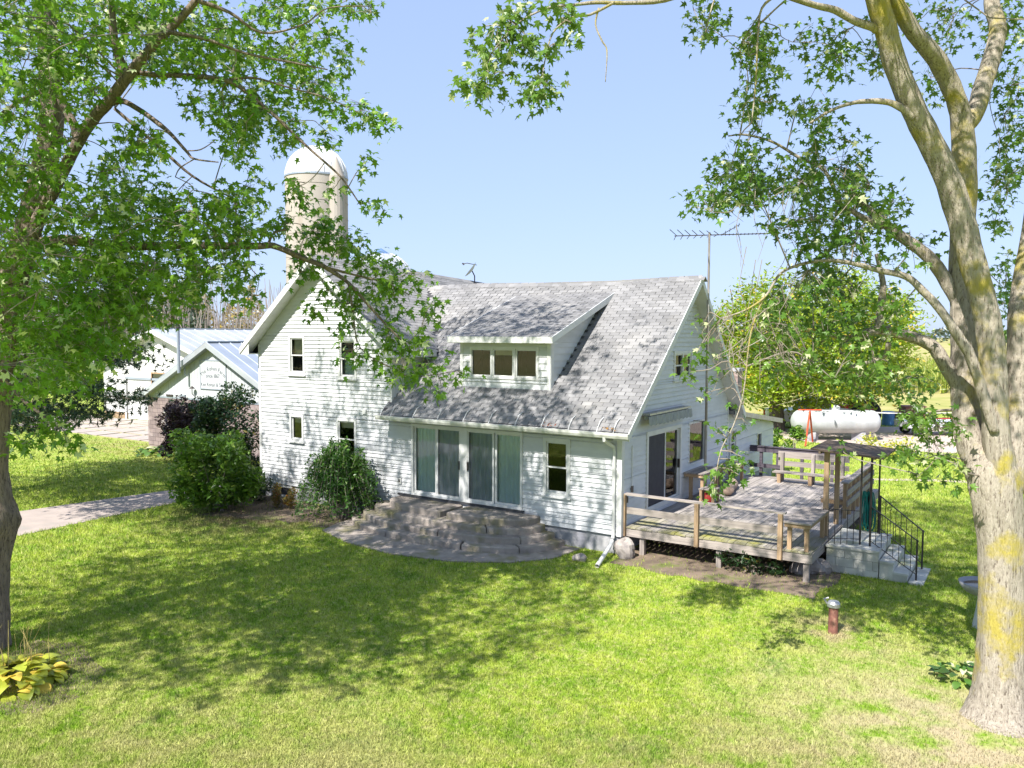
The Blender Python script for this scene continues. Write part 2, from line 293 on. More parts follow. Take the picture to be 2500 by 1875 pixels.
def leafquads(C, size, up=.5, r=rng):          # one bent leaf of two triangles per centre
    n = len(C); N = r.normal(size=(n,3)); N[:,2] = np.abs(N[:,2])+up; N /= np.linalg.norm(N,axis=1)[:,None]
    T = np.cross(N, r.normal(size=(n,3))); T /= np.linalg.norm(T,axis=1)[:,None]; B = np.cross(N,T); s = (size*r.uniform(.6,1.3,n))[:,None]
    V = np.stack([C-T*s, C-B*s*.45-N*s*.12, C+T*s, C+B*s*.45-N*s*.12], 1)
    return V.reshape(-1,3), np.arange(4*n).reshape(-1,4)
n = 9000; u = rng.uniform(-900,3400,n); dd = rng.uniform(880,1000,n); hh = (10+5*np.sin(u/70)+4*np.sin(u/31+1)+rng.uniform(-2,2,n))*rng.random(n)**.5
C = np.zeros((n,3))
dirs = np.stack([(u-IW/2)/FPX, np.zeros(n), np.ones(n)],1) @ ROT; dirs[:,2] = 0; dirs /= np.linalg.norm(dirs,axis=1)[:,None]
C[:] = np.array([CAM[0],CAM[1],0])+dirs*dd[:,None]; C[:,2] = hh
V, Q = leafquads(C, np.full(n,3.2)); tag(npmesh('far_woods', V, Q, K['woods'], kind='stuff'), 'low line of dark trees on the horizon past the fields', 'woods')
def brush(name, u0, u1, d0, d1, hmax, n, size, mat, lab, prof):
    u = rng.uniform(u0,u1,n); dirs = np.stack([(u-IW/2)/FPX, np.zeros(n), np.ones(n)],1) @ ROT; dirs[:,2]=0; dirs /= np.linalg.norm(dirs,axis=1)[:,None]
    C = np.array([CAM[0],CAM[1],0])+dirs*rng.uniform(d0,d1,n)[:,None]; C[:,2] = hmax*prof(u)*rng.random(n)**.6
    V, Q = leafquads(C, np.full(n,size)); return tag(npmesh(name, V, Q, mat, kind='stuff'), lab, 'brush')
pf = lambda u: .72+.14*np.sin(u/23)+.1*np.sin(u/9.+2)
brush('autumn_scrub', -400, 760, 135, 170, 15, 15000, .42, K['scrub'], 'belt of yellow brown scrub trees behind the pole barn', pf)
brush('green_scrub', -400, 560, 105, 125, 10, 9000, .5, K['woods'], 'dark green brush in front of the scrub belt', lambda u: .55+.3*np.sin(u/47+1)**2)
# bare stems in the scrub
n = 900; u = rng.uniform(-300,760,n); dirs = np.stack([(u-IW/2)/FPX, np.zeros(n), np.ones(n)],1) @ ROT; dirs[:,2]=0; dirs /= np.linalg.norm(dirs,axis=1)[:,None]
B = np.array([CAM[0],CAM[1],0])+dirs*rng.uniform(100,150,n)[:,None]; T = B+np.stack([rng.normal(0,1.6,n),rng.normal(0,1.6,n),rng.uniform(5,14,n)],1); w = dirs[:,[1,0,2]]*np.array([1,-1,0])*.09
V = np.stack([B-w,B+w,T+w*.3,T-w*.3],1).reshape(-1,3); tag(npmesh('bare_brush', V, np.arange(4*n).reshape(-1,4), K['greyscrub'], kind='stuff'), 'thin bare grey stems standing in the scrub belt', 'brush')
# ------------------------------------------------------------------ farmhouse
farm = thing('farmhouse', 'white clapboard farmhouse with grey shingle roof, dormer and patio doors', 'house', (-6.5,4,0))
XL, XC, ZB = -13.5, -7.556, .48            # upright left wall, upright right wall, bottom of the siding
PKX, PKZ, USL = -10.53, 7.97, .863         # upright ridge
WS = .834                                  # wing front slope
def zr(x): return float(np.interp(x, [-10,-7.5,-4.8,-2.4,-.74,.5], [7.17,7.19,7.13,7.105,7.15,7.165]))
def zw(x, y): return 3.5+(zr(x)-3.5)*y/4.4
def up_z(x, y=0): return PKZ-.042*max(y,0)-USL*abs(x-PKX)
CR = .127
FO = []                                    # openings in the front wall (x0,x1,z0,z1)
GO = []                                    # openings in the gable-end wall (y0,y1,z0,z1)
def fx(u, v): return on('Y', 0, u, v)
def cut(a0, a1, ops):                      # interval minus openings
    r = [(a0,a1)]
    for o0, o1 in sorted(ops):
        n = []
        for s, e in r:
            if o1 <= s or o0 >= e: n.append((s,e))
            else:
                if o0 > s: n.append((s,o0))
                if o1 < e: n.append((o1,e))
        r = n
    return [(s,e) for s, e in r if e-s > .02]
def courses(lim, z0, z1, ops, step=CR):    # trapezoids (l_bottom, r_bottom, l_top, r_top, z0, z1)
    out = []; z = z0
    while z < z1-1e-4:
        zt = min(z+step, z1); edges = sorted({z, zt, *[e for o in ops for e in o[2:] if z+.008 < e < zt-.008]})
        for za, zb in zip(edges, edges[1:]):
            zm = (za+zb)/2; l0, r0 = lim(za+1e-4); l1, r1 = lim(zb-1e-4); l0 = min(l0,r0); l1 = min(l1,r1)
            segs = cut(min(l0,l1), max(r0,r1), [(o[0],o[1]) for o in ops if o[2] < zm < o[3]])
            for s, e in segs:
                a = [max(s,l0), min(e,r0), max(s,l1), min(e,r1)]
                if a[1]-a[0] > .01: 
                    if a[3] < a[2]: a[2] = a[3] = (a[2]+a[3])/2
                    out.append((*a, za, zb))
        z = zt
    return out
BOARDS = []                                # (projected size, builder args)
def wall(name, T, lim, z0, z1, ops, step=CR, individual=True):
    tr = courses(lim, z0, z1, ops, step); core = MB()
    for l0, r0, l1, r1, za, zb in tr: core.add([T(l0,za,-.03),T(r0,za,-.03),T(r1,zb,-.03),T(l1,zb,-.03)], [(0,1,2,3)])
    w = core.build(name, K['wallcore'], farm)
    for q in tr:
        l0, r0, l1, r1, za, zb = q; pts = [T(l0,za,0),T(r0,za,0),T(r0,za,.034),T(l0,za,.034),T(l1,zb,0),T(r1,zb,0),T(r1,zb,.005),T(l1,zb,.005)]
        c = np.array(pts).mean(0); d = np.linalg.norm(c-CAM); BOARDS.append(((r0-l0)*(zb-za)/d**2 if individual else 0, w, pts))
    return w
def flush_boards():
    BOARDS.sort(key=lambda b: -b[0]); rest = {}
    for i, (s, w, pts) in enumerate(BOARDS):
        if i < 300: MB().hexa(pts).build('siding_board', K['siding'], w)
        else: rest.setdefault(w.name, (w, MB()))[1].hexa(pts)
    for w, mb in rest.values(): mb.build('siding_courses', K['siding'], w, kind='stuff')
TF = lambda y: (lambda u, z, d: (u, y-d, z))       # wall facing the camera
TG = lambda x: (lambda u, z, d: (x+d, u, z))       # wall facing the deck
def tbox(mb, T, u0, u1, z0, z1, d0, d1):
    return mb.hexa([T(u0,z0,d0),T(u1,z0,d0),T(u1,z0,d1),T(u0,z0,d1),T(u0,z1,d0),T(u1,z1,d0),T(u1,z1,d1),T(u0,z1,d1)])
def frame(mb, T, u0, u1, z0, z1, w, d0, d1):
    tbox(mb,T,u0,u0+w,z0,z1,d0,d1); tbox(mb,T,u1-w,u1,z0,z1,d0,d1); tbox(mb,T,u0+w,u1-w,z0,z0+w,d0,d1); tbox(mb,T,u0+w,u1-w,z1-w,z1,d0,d1)
def quad(T, u0, u1, z0, z1, d): return MB().add([T(u0,z0,d),T(u1,z0,d),T(u1,z1,d),T(u0,z1,d)], [(0,1,2,3)])
def sash_window(T, u0, u1, z0, z1, parent, blind=0., curtain=False, mid=.5, name='window', cas=.085):
    mb = MB(); frame(mb, T, u0, u1, z0, z1, cas, -.06, .045); w = mb.build(name, K['trim'], parent)
    tbox(MB(), T, u0-.03, u1+.03, z0-.04, z0+.0, -.02, .085).build('sill', K['trim'], w)
    a, b, c, d = u0+cas, u1-cas, z0+cas, z1-cas; zm = c+(d-c)*mid
    s = MB(); frame(s, T, a, b, c, zm+.02, .04, -.055, -.015); s.build('sash', K['trim'], w)
    s = MB(); frame(s, T, a, b, zm-.02, d, .04, -.03, .012); s.build('sash', K['trim'], w)
    quad(T, a+.04, b-.04, c+.04, zm-.02, -.035).build('pane', K['glass'], w); quad(T, a+.04, b-.04, zm+.02, d-.04, -.01).build('pane', K['glass'], w)
    if blind: quad(T, a, b, d-(d-c)*blind, d, -.12).build('blind', K['shade'], w)
    if curtain: quad(T, a, b, c, c+(d-c)*.45, -.16).build('curtain', K['curtain'], w)
    return w
# front wall openings, read from the photograph on the wall plane
def frect(a, b, c=None, d=None):
    p, q = fx(*a), fx(*b); return (min(p[0],q[0]), max(p[0],q[0]), min(p[2],q[2]), max(p[2],q[2]))
A_ = lambda x, y: (600+x*.2953, 620+y*.2953)
W1 = (-12.02,-11.26,4.17,5.45); W2 = (-9.76,-8.97,4.11,5.36); W3 = (-12.02,-11.35,1.97,2.87); W4 = (-9.87,-8.99,1.55,2.87); W5 = (-2.25,-1.43,1.27,2.80); PD = (-6.77,-2.89,.77,2.88)
FO += [W1,W2,W3,W4,W5,PD]
fw = wall('front_wall', TF(0), lambda z: (XL,0), ZB, 3.02, FO)
def uplim(z):
    hw = (PKZ-.17-z)/USL; return (max(XL, PKX-hw), min(XC, PKX+hw))
fu = wall('gable_wall', TF(0), uplim, 3.02, PKZ-.2, FO)
# gable-end wall (faces the deck)
GD = (1.47,3.93,.79,2.95); GW = (4.55,5.92,1.62,2.92); GU = (3.28,4.70,4.22,5.05); GS = (8.35,9.05,1.35,2.38); GL = (11.55,12.15,1.25,1.9)
GO += [GD,GW,GU,GS,GL]
def glim(z):
    return (max(0,(z-3.5+.15)/WS), min(8.1, 4.45+(7.17-.18-z)/1.0))
ge = wall('end_wall', TG(0), glim, ZB, 6.95, GO)
wall('lean_to_wall', TG(-.03), lambda z: (8.1, min(13.75, 13.75-(z-2.18)/.14 if z > 2.18 else 13.75)), ZB, 2.95, GO, step=.2)
# upright side wall above the wing roof
wall('upright_side_wall', TG(XC), lambda z: (0, max(.05,(z-3.5)/WS)), 3.1, 5.25, [])
wall('left_wall', lambda u, z, d: (XL-d, u, z), lambda z: (0,9), ZB, 5.2, [], individual=False)
MB().box(XL,0,8.9,9,ZB,3.1).build('back_wall', K['siding'], farm); MB().box(XL,XC,8.9,9,3.1,5.2).build('back_wall', K['siding'], farm)
MB().box(-5,-.03,13.7,13.78,.2,2.1).build('back_wall', K['siding'], farm)
MB().box(XL+.05,-.05,.15,8.8,.45,.6).build('floor_slab', K['floorin'], farm); MB().box(XL+.05,-.1,.2,8.8,3.0,3.1).build('floor_slab', K['floorin'], farm)
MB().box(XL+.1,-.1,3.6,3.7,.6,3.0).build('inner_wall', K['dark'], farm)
# corner boards, skirt, frieze
for x0, x1, y0, y1, z0, z1 in ((XL-.03,XL+.09,-.035,.0,ZB-.02,5.15),(XL-.03,XL-.001,-.001,.1,ZB-.02,5.15),(-.10,.035,-.035,-.0,ZB-.02,3.05),(.0,.036,.0,.12,ZB-.02,3.25),(XC-.03,XC+.03,-.032,.0,3.45,5.05),(XC,XC+.034,.0,.1,3.62,5.05)):
    MB().box(x0,x1,y0,y1,z0,z1).build('corner_board', K['trim'], farm)
MB().box(-.045,.032,8.05,8.15,ZB,3.2).build('corner_board', K['trim'], farm)
# foundation
fd = MB(); fd.box(XL+.03,-.03,.03,.3,-.3,ZB-.03); fd.box(-.3,-.035,.3,13.7,-.3,ZB-.03); fd.box(XL+.03,XL+.3,.3,9,-.3,ZB-.03); fo = fd.build('foundation', K['found'], farm)
bw = MB(); frame(bw, TF(0), -12.95,-11.95,.06,.44,.06,-.1,.02); b = bw.build('basement_window', K['trim'], fo); quad(TF(0),-12.9,-12.0,.1,.4,-.02).build('pane', K['screen'], b)
bw = MB(); frame(bw, TF(0), -8.55,-7.7,.06,.44,.06,-.1,.02); b = bw.build('basement_window', K['trim'], fo); quad(TF(0),-8.5,-7.75,.1,.4,-.02).build('pane', K['screen'], b)
# windows
sash_window(TF(0), *W1, fu, blind=.5); sash_window(TF(0), *W2, fu, curtain=True); sash_window(TF(0), *W3, fw, blind=.28, mid=.99); sash_window(TF(0), *W4, fw, blind=.2); sash_window(TF(0), *W5, fw, cas=.1)
sash_window(TG(0), *GU, ge, name='window')
T = TG(0); q = MB(); tbox(q,T,3.95,4.03,4.27,5.0,-.05,.03); q.build('mullion', K['trim'], ge)
# patio doors
T = TF(0); mb = MB(); frame(mb,T,PD[0],PD[1],PD[2],PD[3],.07,-.08,.05); pd = mb.build('patio_doors', K['trim'], fw)
px = lambda u: 1+0*u
def cx(u): return float(on('Y',0,700+u*.3617,1120)[0])
st = [cx(v) for v in (862,1005,1020,1172,1225,1240,1395,1412,1585)]
cen = MB(); tbox(cen,T,st[3]+.01,st[4]-.01,.8,2.85,-.07,.045); cen.build('mullion', K['trim'], pd)
for k, (a, b, scr) in enumerate(((st[0]-.02,st[1]+.03,0),(st[2]-.03,st[3]+.02,1),(st[4]-.02,st[6]+.03,1),(st[7]-.04,st[8]+.02,0))):
    f = MB(); o = .012 if scr else -.03; frame(f,T,a,b,.84,2.82,.05 if scr else .06,o-.03,o+.012); d = f.build('door_panel', K['trim'], pd)
    quad(T,a+.05,b-.05,.9,2.77,o-.02).build('pane', K['glass'], d)
    if scr:
        m2, t2, o2 = newmat('screen mesh'); tr = nd(t2,'ShaderNodeBsdfTransparent'); df = nd(t2,'ShaderNodeBsdfDiffuse'); df.inputs[0].default_value = (.10,.11,.13,1); ms = nd(t2,'ShaderNodeMixShader'); ms.inputs[0].default_value = .38
        t2.links.new(tr.outputs[0],ms.inputs[1]); t2.links.new(df.outputs[0],ms.inputs[2]); t2.links.new(ms.outputs[0],o2.inputs[0]); K['mesh'] = m2
        quad(T,a+.05,b-.05,.9,2.77,o+.002).build('screen', m2, d); hx = b-.03 if k == 1 else a+.03
        h = MB(); tbox(h,T,hx-.02,hx+.02,1.68,1.92,o+.012,o+.05); h.build('handle', K['iron'], d)
    # hanging curtain with folds
    c = MB(); n = 46; bs = 0
    for i in range(n+1):
        u = a+(b-a)*i/n; dd = -.12-.025*math.sin(i*.85)-.012*math.sin(i*2.3+k); c.v += [T(u,.83,dd), T(u,2.84,dd)]
    c.f = [(2*i,2*i+2,2*i+3,2*i+1) for i in range(n)]; c.build('curtain', K['curtain'], d, smooth=True)
MB().box(PD[0]-.5,PD[1]+.06,-.09,.0,.72,.775).build('threshold', K['roofdeck'], fw)
# end-wall sliding door, picture window and others
T = TG(0); mb = MB(); frame(mb,T,*GD,.10,-.08,.05); ed = mb.build('sliding_door', K['trim'], ge)
f = MB(); frame(f,T,1.57,2.78,.86,2.86,.05,-.01,.03); d = f.build('door_panel', K['trim'], ed); quad(T,1.62,2.73,.9,2.82,.012).build('screen', K['screen'], d)
f = MB(); frame(f,T,2.7,3.83,.86,2.86,.07,-.06,-.02); d = f.build('door_panel', K['trim'], ed); quad(T,2.76,3.77,.92,2.8,-.04).build('pane', K['glass'], d)
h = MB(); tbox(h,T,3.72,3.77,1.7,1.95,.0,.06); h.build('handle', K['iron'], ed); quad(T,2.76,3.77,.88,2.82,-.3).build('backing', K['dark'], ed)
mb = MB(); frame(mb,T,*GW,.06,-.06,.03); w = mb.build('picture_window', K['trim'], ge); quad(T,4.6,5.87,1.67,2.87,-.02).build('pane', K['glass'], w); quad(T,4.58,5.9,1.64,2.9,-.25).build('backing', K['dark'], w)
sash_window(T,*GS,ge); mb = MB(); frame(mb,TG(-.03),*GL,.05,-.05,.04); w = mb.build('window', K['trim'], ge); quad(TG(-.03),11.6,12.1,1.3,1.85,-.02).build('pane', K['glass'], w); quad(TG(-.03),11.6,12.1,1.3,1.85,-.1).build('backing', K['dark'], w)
mb = MB(); tbox(mb,TF(0),-8.71,-8.56,3.06,3.2,.02,.07); mb.build('vent_box', K['trim'], fw)
mb = MB(); tbox(mb,TF(0),-7.28,-7.16,1.05,1.22,.02,.07); o = mb.build('outlet_box', K['trim'], fw); mb = MB(); tbox(mb,TF(0),-7.245,-7.195,1.1,1.18,.07,.08); mb.build('cover', K['iron'], o)
mb = MB(); tbox(mb,TG(0),.52,.6,1.5,1.66,.02,.07); mb.build('switch_box', K['iron'], ge); mb = MB(); tbox(mb,TG(0),.22,.29,1.28,1.44,.02,.07); mb.build('switch_box', K['iron'], ge); MB().bar((.04,.56,1.66),(.04,.56,2.7),.02).build('conduit', K['trim'], ge)
# ---- roofs
SH = []                                    # shingle tabs: (size, roof, matrix)
tab = MB(); tab.hexa([(-.143,-.03,0),(.143,-.03,0),(.143,.135,-.004),(-.143,.135,-.004),(-.143,-.03,.014),(.143,-.03,.014),(.143,.135,.005),(-.143,.135,.005)])
tabme = bpy.data.meshes.new('shingle'); tabme.from_pydata(tab.v, [], tab.f); tabme.materials.append(K['shingle'])
TABV = np.array(tab.v); TABF = np.array(tab.f)
def shingles(roof, S, along, upd, nu, nv, keep, du=.305, dv=.142, lim=None):
    """tabs on the sloped plane S + u*along + v*upd"""
    al, ud = Vector(along).normalized(), Vector(upd).normalized(); n = al.cross(ud).normalized()
    if n.z < 0: n = -n
    for j in range(nv):
        for i in range(-1, nu+1):
            u = (i+.5)*du+(j % 2)*du/2+RS.uniform(-.006,.006); v = j*dv+.03+RS.uniform(-.004,.004)
            sx = 1
            if lim:
                a, b = max(u-du/2, lim[0]), min(u+du/2, lim[1])
                if b-a < .03: continue
                sx = (b-a)/du; u = (a+b)/2
            p = Vector(S)+al*u+ud*v
            if not keep(p): continue
            p = Vector(keep(p)) if not isinstance(keep(p), bool) else p
            M = Matrix((( al.x,ud.x,n.x,p.x),(al.y,ud.y,n.y,p.y),(al.z,ud.z,n.z,p.z),(0,0,0,1))) @ Matrix.Rotation(RS.uniform(-.012,.012),4,'Z') @ Matrix.Rotation(RS.uniform(-.012,.03),4,'X') @ Matrix.Scale(sx,4,(1,0,0))
            uu, vv, dz = proj(np.array(p)); s = 1/dz[0]**2 if (-50 < uu[0] < 2550) else 0
            SH.append((s, roof, M))
def flush_shingles():
    SH.sort(key=lambda a: -a[0]); rest = {}
    for i, (s, roof, M) in enumerate(SH):
        if i < 300: inst('shingle', tabme, roof, M)
        else: rest.setdefault(roof.name, (roof, []))[1].append(np.array(M))
    for roof, L in rest.values():
        L = np.array(L); V = np.einsum('nij,vj->nvi', L[:, :3,:3], TABV)+L[:,None,:3,3]; n = len(L)
        npmesh('shingle_courses', V.reshape(-1,3), (TABF[None]+8*np.arange(n)[:,None,None]).reshape(-1,4), K['shingle'], roof, kind='stuff')
EY = -.45                                  # wing eave
xs = [-9.85,-8.6,XC-.12,-6.2,-4.9,-3.6,-2.4,-1.2,-.4,.39]
rf = MB()
for a, b in zip(xs, xs[1:]):
    for y0, y1 in (((EY if a >= XC-.2 else 1.6),2.2),(2.2,4.42)):
        if a < XC-.2 and y0 < 2.2: y0 = 2.0
        rf.hexa([(a,y0,zw(a,y0)-.12),(b,y0,zw(b,y0)-.12),(b,y1,zw(b,y1)-.12),(a,y1,zw(a,y1)-.12),(a,y0,zw(a,y0)),(b,y0,zw(b,y0)),(b,y1,zw(b,y1)),(a,y1,zw(a,y1))])
wr = rf.build('wing_roof', K['roofdeck'], farm)
bk = MB(); bk.hexa([(-9.85,4.4,7.03),(.39,4.4,7.03),(.39,8.75,2.78),(-9.85,8.75,2.78),(-9.85,4.4,7.17),(.39,4.4,7.17),(.39,8.75,2.9),(-9.85,8.75,2.9)]); bk.build('back_roof', K['shingle'], farm)
DX0, DX1, DY, DE, DZ = -5.66, -2.19, .62, .31, 5.43; DS = .365    # dormer
def kw(p):
    x, y = p.x, p.y
    if x < XC-.10 or x > .39 or y > 4.4: 
        if not (x < XC-.1 and y < 4.4): return False
        if up_z(x,y) > zw(x,y)-.02: return False          # hidden under the upright roof
    if DX0+.25 < x < DX1-.25 and y > DY-.05 and zw(x,y) < DZ+(y-DE)*DS-.05: return False
    return (x, y, zw(x,y)+.003)
wl = (Vector((0,4.4,7.14-3.5))).length
shingles(wr, (-9.8,EY,zw(-5,EY)), (1,0,0), (0,1,WS), 34, 46, kw, lim=(0,10.19))
cap = MB()
for i in range(36):
    x = -9.6+i*.28; cap.hexa([(x,4.27,zr(x)-.085),(x+.3,4.27,zr(x)-.09),(x+.3,4.42,zr(x)+.012),(x,4.42,zr(x)+.02),(x,4.27,zr(x)-.075),(x+.3,4.27,zr(x)-.08),(x+.3,4.42,zr(x)+.026),(x,4.42,zr(x)+.036)])
    cap.hexa([(x,4.42,zr(x)+.02),(x+.3,4.42,zr(x)+.012),(x+.3,4.56,zr(x)-.12),(x,4.56,zr(x)-.12),(x,4.42,zr(x)+.036),(x+.3,4.42,zr(x)+.026),(x+.3,4.56,zr(x)-.1),(x,4.56,zr(x)-.1)])
cap.build('ridge_cap', K['shingle'], wr)
# upright roof
UY0, UY1 = -.45, 9.2
ur = MB()
for s in (-1,1):
    xe = PKX+s*(3.42); 
    def uq(x, y): return (x, y, up_z(x,y))
    ys = [UY0,2,4.5,7,UY1]
    for y0, y1 in zip(ys, ys[1:]):
        a = [uq(PKX,y0),uq(xe,y0),uq(xe,y1),uq(PKX,y1)]; ur.hexa([(p[0],p[1],p[2]-.13) for p in a]+a)
uro = ur.build('upright_roof', K['roofdeck'], farm)
def ku(p):
    x, y = p.x, p.y
    if x < PKX or x > PKX+3.42 or y < UY0+.02 or y > UY1: return False
    if y > 0 and y < 4.4 and zw(x,y) > up_z(x,y)+.03 and x > XC-2.4: return False
    return (x, y, up_z(x,y)+.003)
shingles(uro, (PKX+3.42,UY0,up_z(PKX+3.42)), (0,1,-.03), (-1,0,USL), 32, 32, ku, lim=(0,9.6))
cp = MB()
for i in range(33):
    y = UY0+i*.29; z = PKZ-.042*max(y,0)
    for s in (-1,1): cp.hexa([(PKX,y,z+.012),(PKX+s*.15,y,z-.12),(PKX+s*.15,y+.32,z-.13),(PKX,y+.32,z+.004),(PKX,y,z+.03),(PKX+s*.15,y,z-.1),(PKX+s*.15,y+.32,z-.112),(PKX,y+.32,z+.02)])
cp.build('ridge_cap', K['shingle'], uro)
# rake boards, soffits of the upright gable
for s in (-1,1):
    xe = PKX+s*3.42; r = MB(); a, b = (PKX,UY0-.002,PKZ+.005), (xe,UY0-.002,up_z(xe)+.005)
    r.hexa([(a[0],UY0-.03,a[2]-.26),(b[0],UY0-.03,b[2]-.2),(b[0],UY0-.002,b[2]-.2),(a[0],UY0-.002,a[2]-.26),(a[0],UY0-.03,a[2]),(b[0],UY0-.03,b[2]),(b[0],UY0-.002,b[2]),(a[0],UY0-.002,a[2])]); r.build('rake_board', K['trim'], uro)
    # soffit boards between wall and rake
    n = 14
    for i in range(n):
        x0 = PKX+s*3.42*i/n; x1 = PKX+s*3.42*(i+.96)/n; z0, z1 = up_z(x0)-.17, up_z(x1)-.17
        MB().hexa([(x0,UY0,z0-.02),(x1,UY0,z1-.02),(x1,-.0,z1-.02),(x0,-.0,z0-.02),(x0,UY0,z0),(x1,UY0,z1),(x1,-.0,z1),(x0,-.0,z0)]).build('soffit_board', K['trim'], uro)
    e = MB(); zz = up_z(xe); e.box(min(xe+s*.002,xe+s*.03),max(xe+s*.002,xe+s*.03),UY0,UY1 if s < 0 else 1.55,zz-.2,zz-.01); e.build('fascia', K['trim'], uro)
    MB().hexa([(xe,UY0+.001,zz-.205),(XL if s < 0 else XC,UY0+.001,zz-.205),(XL if s < 0 else XC,UY0+.02,zz-.205),(xe,UY0+.02,zz-.205),(xe,UY0+.001,zz-.05),(XL if s < 0 else XC,UY0+.001,zz+.25),(XL if s < 0 else XC,UY0+.02,zz+.25),(xe,UY0+.02,zz-.05)]).build('eave_return', K['trim'], uro)
    if s < 0: MB().box(xe,XL,UY0+.02,UY1,zz-.2,zz-.17).build('soffit', K['trim'], uro)
    else: MB().box(XC,xe,UY0+.02,1.4,zz-.2,zz-.17).build('soffit', K['trim'], uro)
# wing rake boards, soffit on the deck side
for (y0,z0,y1,z1) in ((EY,zw(.39,EY),4.42,7.175),(4.40,7.175,8.75,2.9)):
    MB().hexa([(.39,y0,z0-.2),(.39,y1,z1-.2),(.42,y1,z1-.2),(.42,y0,z0-.2),(.39,y0,z0+.012),(.39,y1,z1+.012),(.42,y1,z1+.012),(.42,y0,z0+.012)]).build('rake_board', K['trim'], wr)
    MB().hexa([(0,y0,z0-.19),(.39,y0,z0-.19),(.39,y1,z1-.19),(0,y1,z1-.19),(0,y0,z0-.16),(.39,y0,z0-.16),(.39,y1,z1-.16),(0,y1,z1-.16)]).build('soffit', K['trim'], wr)
MB().box(XC-.1,.39,EY+.03,-.03,2.98,3.01).build('soffit', K['trim'], wr)
# gutter with downspout, ice hooks standing on the lower roof
gt = MB(); gp = [(-.0,0),(-.0,-.10),(.03,-.125),(.09,-.125),(.12,-.06),(.125,0),(.11,0),(.105,-.055),(.085,-.11),(.035,-.11),(.012,-.095),(.012,0)]
gy = EY-.01; n = len(gp); gt.v = [(x,gy-p[0],3.125+p[1]-.01) for x in (XC-.16,.44) for p in gp]; gt.f = [(i,(i+1)%n,n+(i+1)%n,n+i) for i in range(n)]+[tuple(range(6)),tuple(n+i for i in range(6))]
go = gt.build('gutter', K['gutter'], wr)
ds = MB(); ds.tube([(-.22,gy-.06,3.0),(-.22,gy-.06,2.92),(-.16,-.1,2.72),(-.16,-.075,2.6),(-.16,-.075,.55),(-.16,-.1,.42)],.045,10); ds.build('downspout', K['trim'], go)
hx = [-7.6,-7.2,-6.35,-5.45,-4.55,-3.7,-2.85,-2.05,-1.25,-.45]
for x in hx+[-.0]:
    z = zw(x,EY); MB().tube([(x,gy-.02,z-.02),(x,EY+.03,z+.07),(x+.0,EY+.16,zw(x,EY+.16)+.1),(x+.01,EY+.34,zw(x,EY+.34)+.03)],.012,6).build('gutter_hook', K['trim'], wr)
# dormer
dm = MB(); q0 = [(DX0,DE,DZ),(DX1,DE,DZ)]; ytop = 4.0
zt = DZ+(ytop-DE)*DS
dm.hexa([(DX0,DE,DZ-.1),(DX1,DE,DZ-.1),(DX1,ytop,zt-.1),(DX0,ytop,zt-.1),(DX0,DE,DZ),(DX1,DE,DZ),(DX1,ytop,zt),(DX0,ytop,zt)]); dr = dm.build('dormer_roof', K['roofdeck'], farm)
shingles(dr, (DX0,DE,DZ), (1,0,0), (0,1,DS), 12, 28, lim=(0,DX1-DX0), keep=lambda p: (p.x,p.y,p.z+.003) if ( zw(p.x,p.y)-.05 < p.z) else False)
MB().box(DX0,DX1+.0,DE-.03,DE,DZ-.16,DZ+.012).build('fascia', K['trim'], dr)
for x in (DX0-.025, DX1): MB().hexa([(x,DE-.03,DZ-.16),(x+.025,DE-.03,DZ-.16),(x+.025,ytop-.25,zt-.27),(x,ytop-.25,zt-.27),(x,DE-.03,DZ+.012),(x+.025,DE-.03,DZ+.012),(x+.025,ytop,zt+.012),(x,ytop,zt+.012)]).build('rake_board', K['trim'], dr)
MB().box(DX0,DX1,DE,DY,DZ-.17,DZ-.145).build('soffit', K['trim'], dr)
DW = (-5.10,-2.78,4.25,5.16); WX0, WX1 = -5.41, -2.43
wall('dormer_wall', TF(DY), lambda z: (WX0,WX1), 3.98, 5.27, [DW], step=.185)
wall('dormer_cheek', TG(WX1), lambda z: (DY, min((z-3.5)/WS+.02, 3.4) if z < 5.3 else (z-3.5)/WS), 4.05, 5.28, [], step=.185)
ck = courses(lambda z: (DE+(z-DZ+.13)/DS, (z-3.5)/WS+.02), 5.28, 6.4, [], .185); cm = MB()
for l0,r0,l1,r1,za,zb in ck:
    if r0 > l0: cm.hexa([(WX1,l0,za),(WX1,r0,za),(WX1+.022,r0,za),(WX1+.022,l0,za),(WX1,l1,zb),(WX1,max(r1,l1),zb),(WX1+.005,max(r1,l1),zb),(WX1+.005,l1,zb)])
cm.build('cheek_siding', K['siding'], dr)
lm = MB(); lm.add([(WX0,DY,3.9),(WX0,DY,5.28),(WX0,3.3,6.3),(WX0,3.3,6.2)],[(0,1,2,3)]); lm.build('cheek_siding', K['siding'], dr)
dw = MB(); T = TF(DY); frame(dw,T,*DW,.06,-.06,.04); dwo = dw.build('dormer_window', K['trim'], dr)
for a, b, bl in ((-5.025,-4.398,0),(-4.264,-3.652,.12),(-3.493,-2.881,0)):
    f = MB(); frame(f,T,a-.045,b+.045,4.31,5.10,.045,-.05,.01); s = f.build('sash', K['trim'], dwo); quad(T,a,b,4.35,5.06,-.02).build('pane', K['glass'], s)
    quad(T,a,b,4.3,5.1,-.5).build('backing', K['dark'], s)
    if bl: quad(T,a,b,4.92,5.06,-.06).build('blind', K['shade'], s)
f = MB(); tbox(f,T,-4.37,-4.3,4.3,5.1,-.05,.03); tbox(f,T,-3.6,-3.54,4.3,5.1,-.05,.03); f.build('mullion', K['trim'], dwo)
for x0, x1 in ((WX0-.03,WX0+.07),(WX1-.08,WX1+.035)): MB().box(x0,x1,DY-.04,DY-.0,zw(-4,DY)-.02,5.27).build('corner_board', K['trim'], dr)
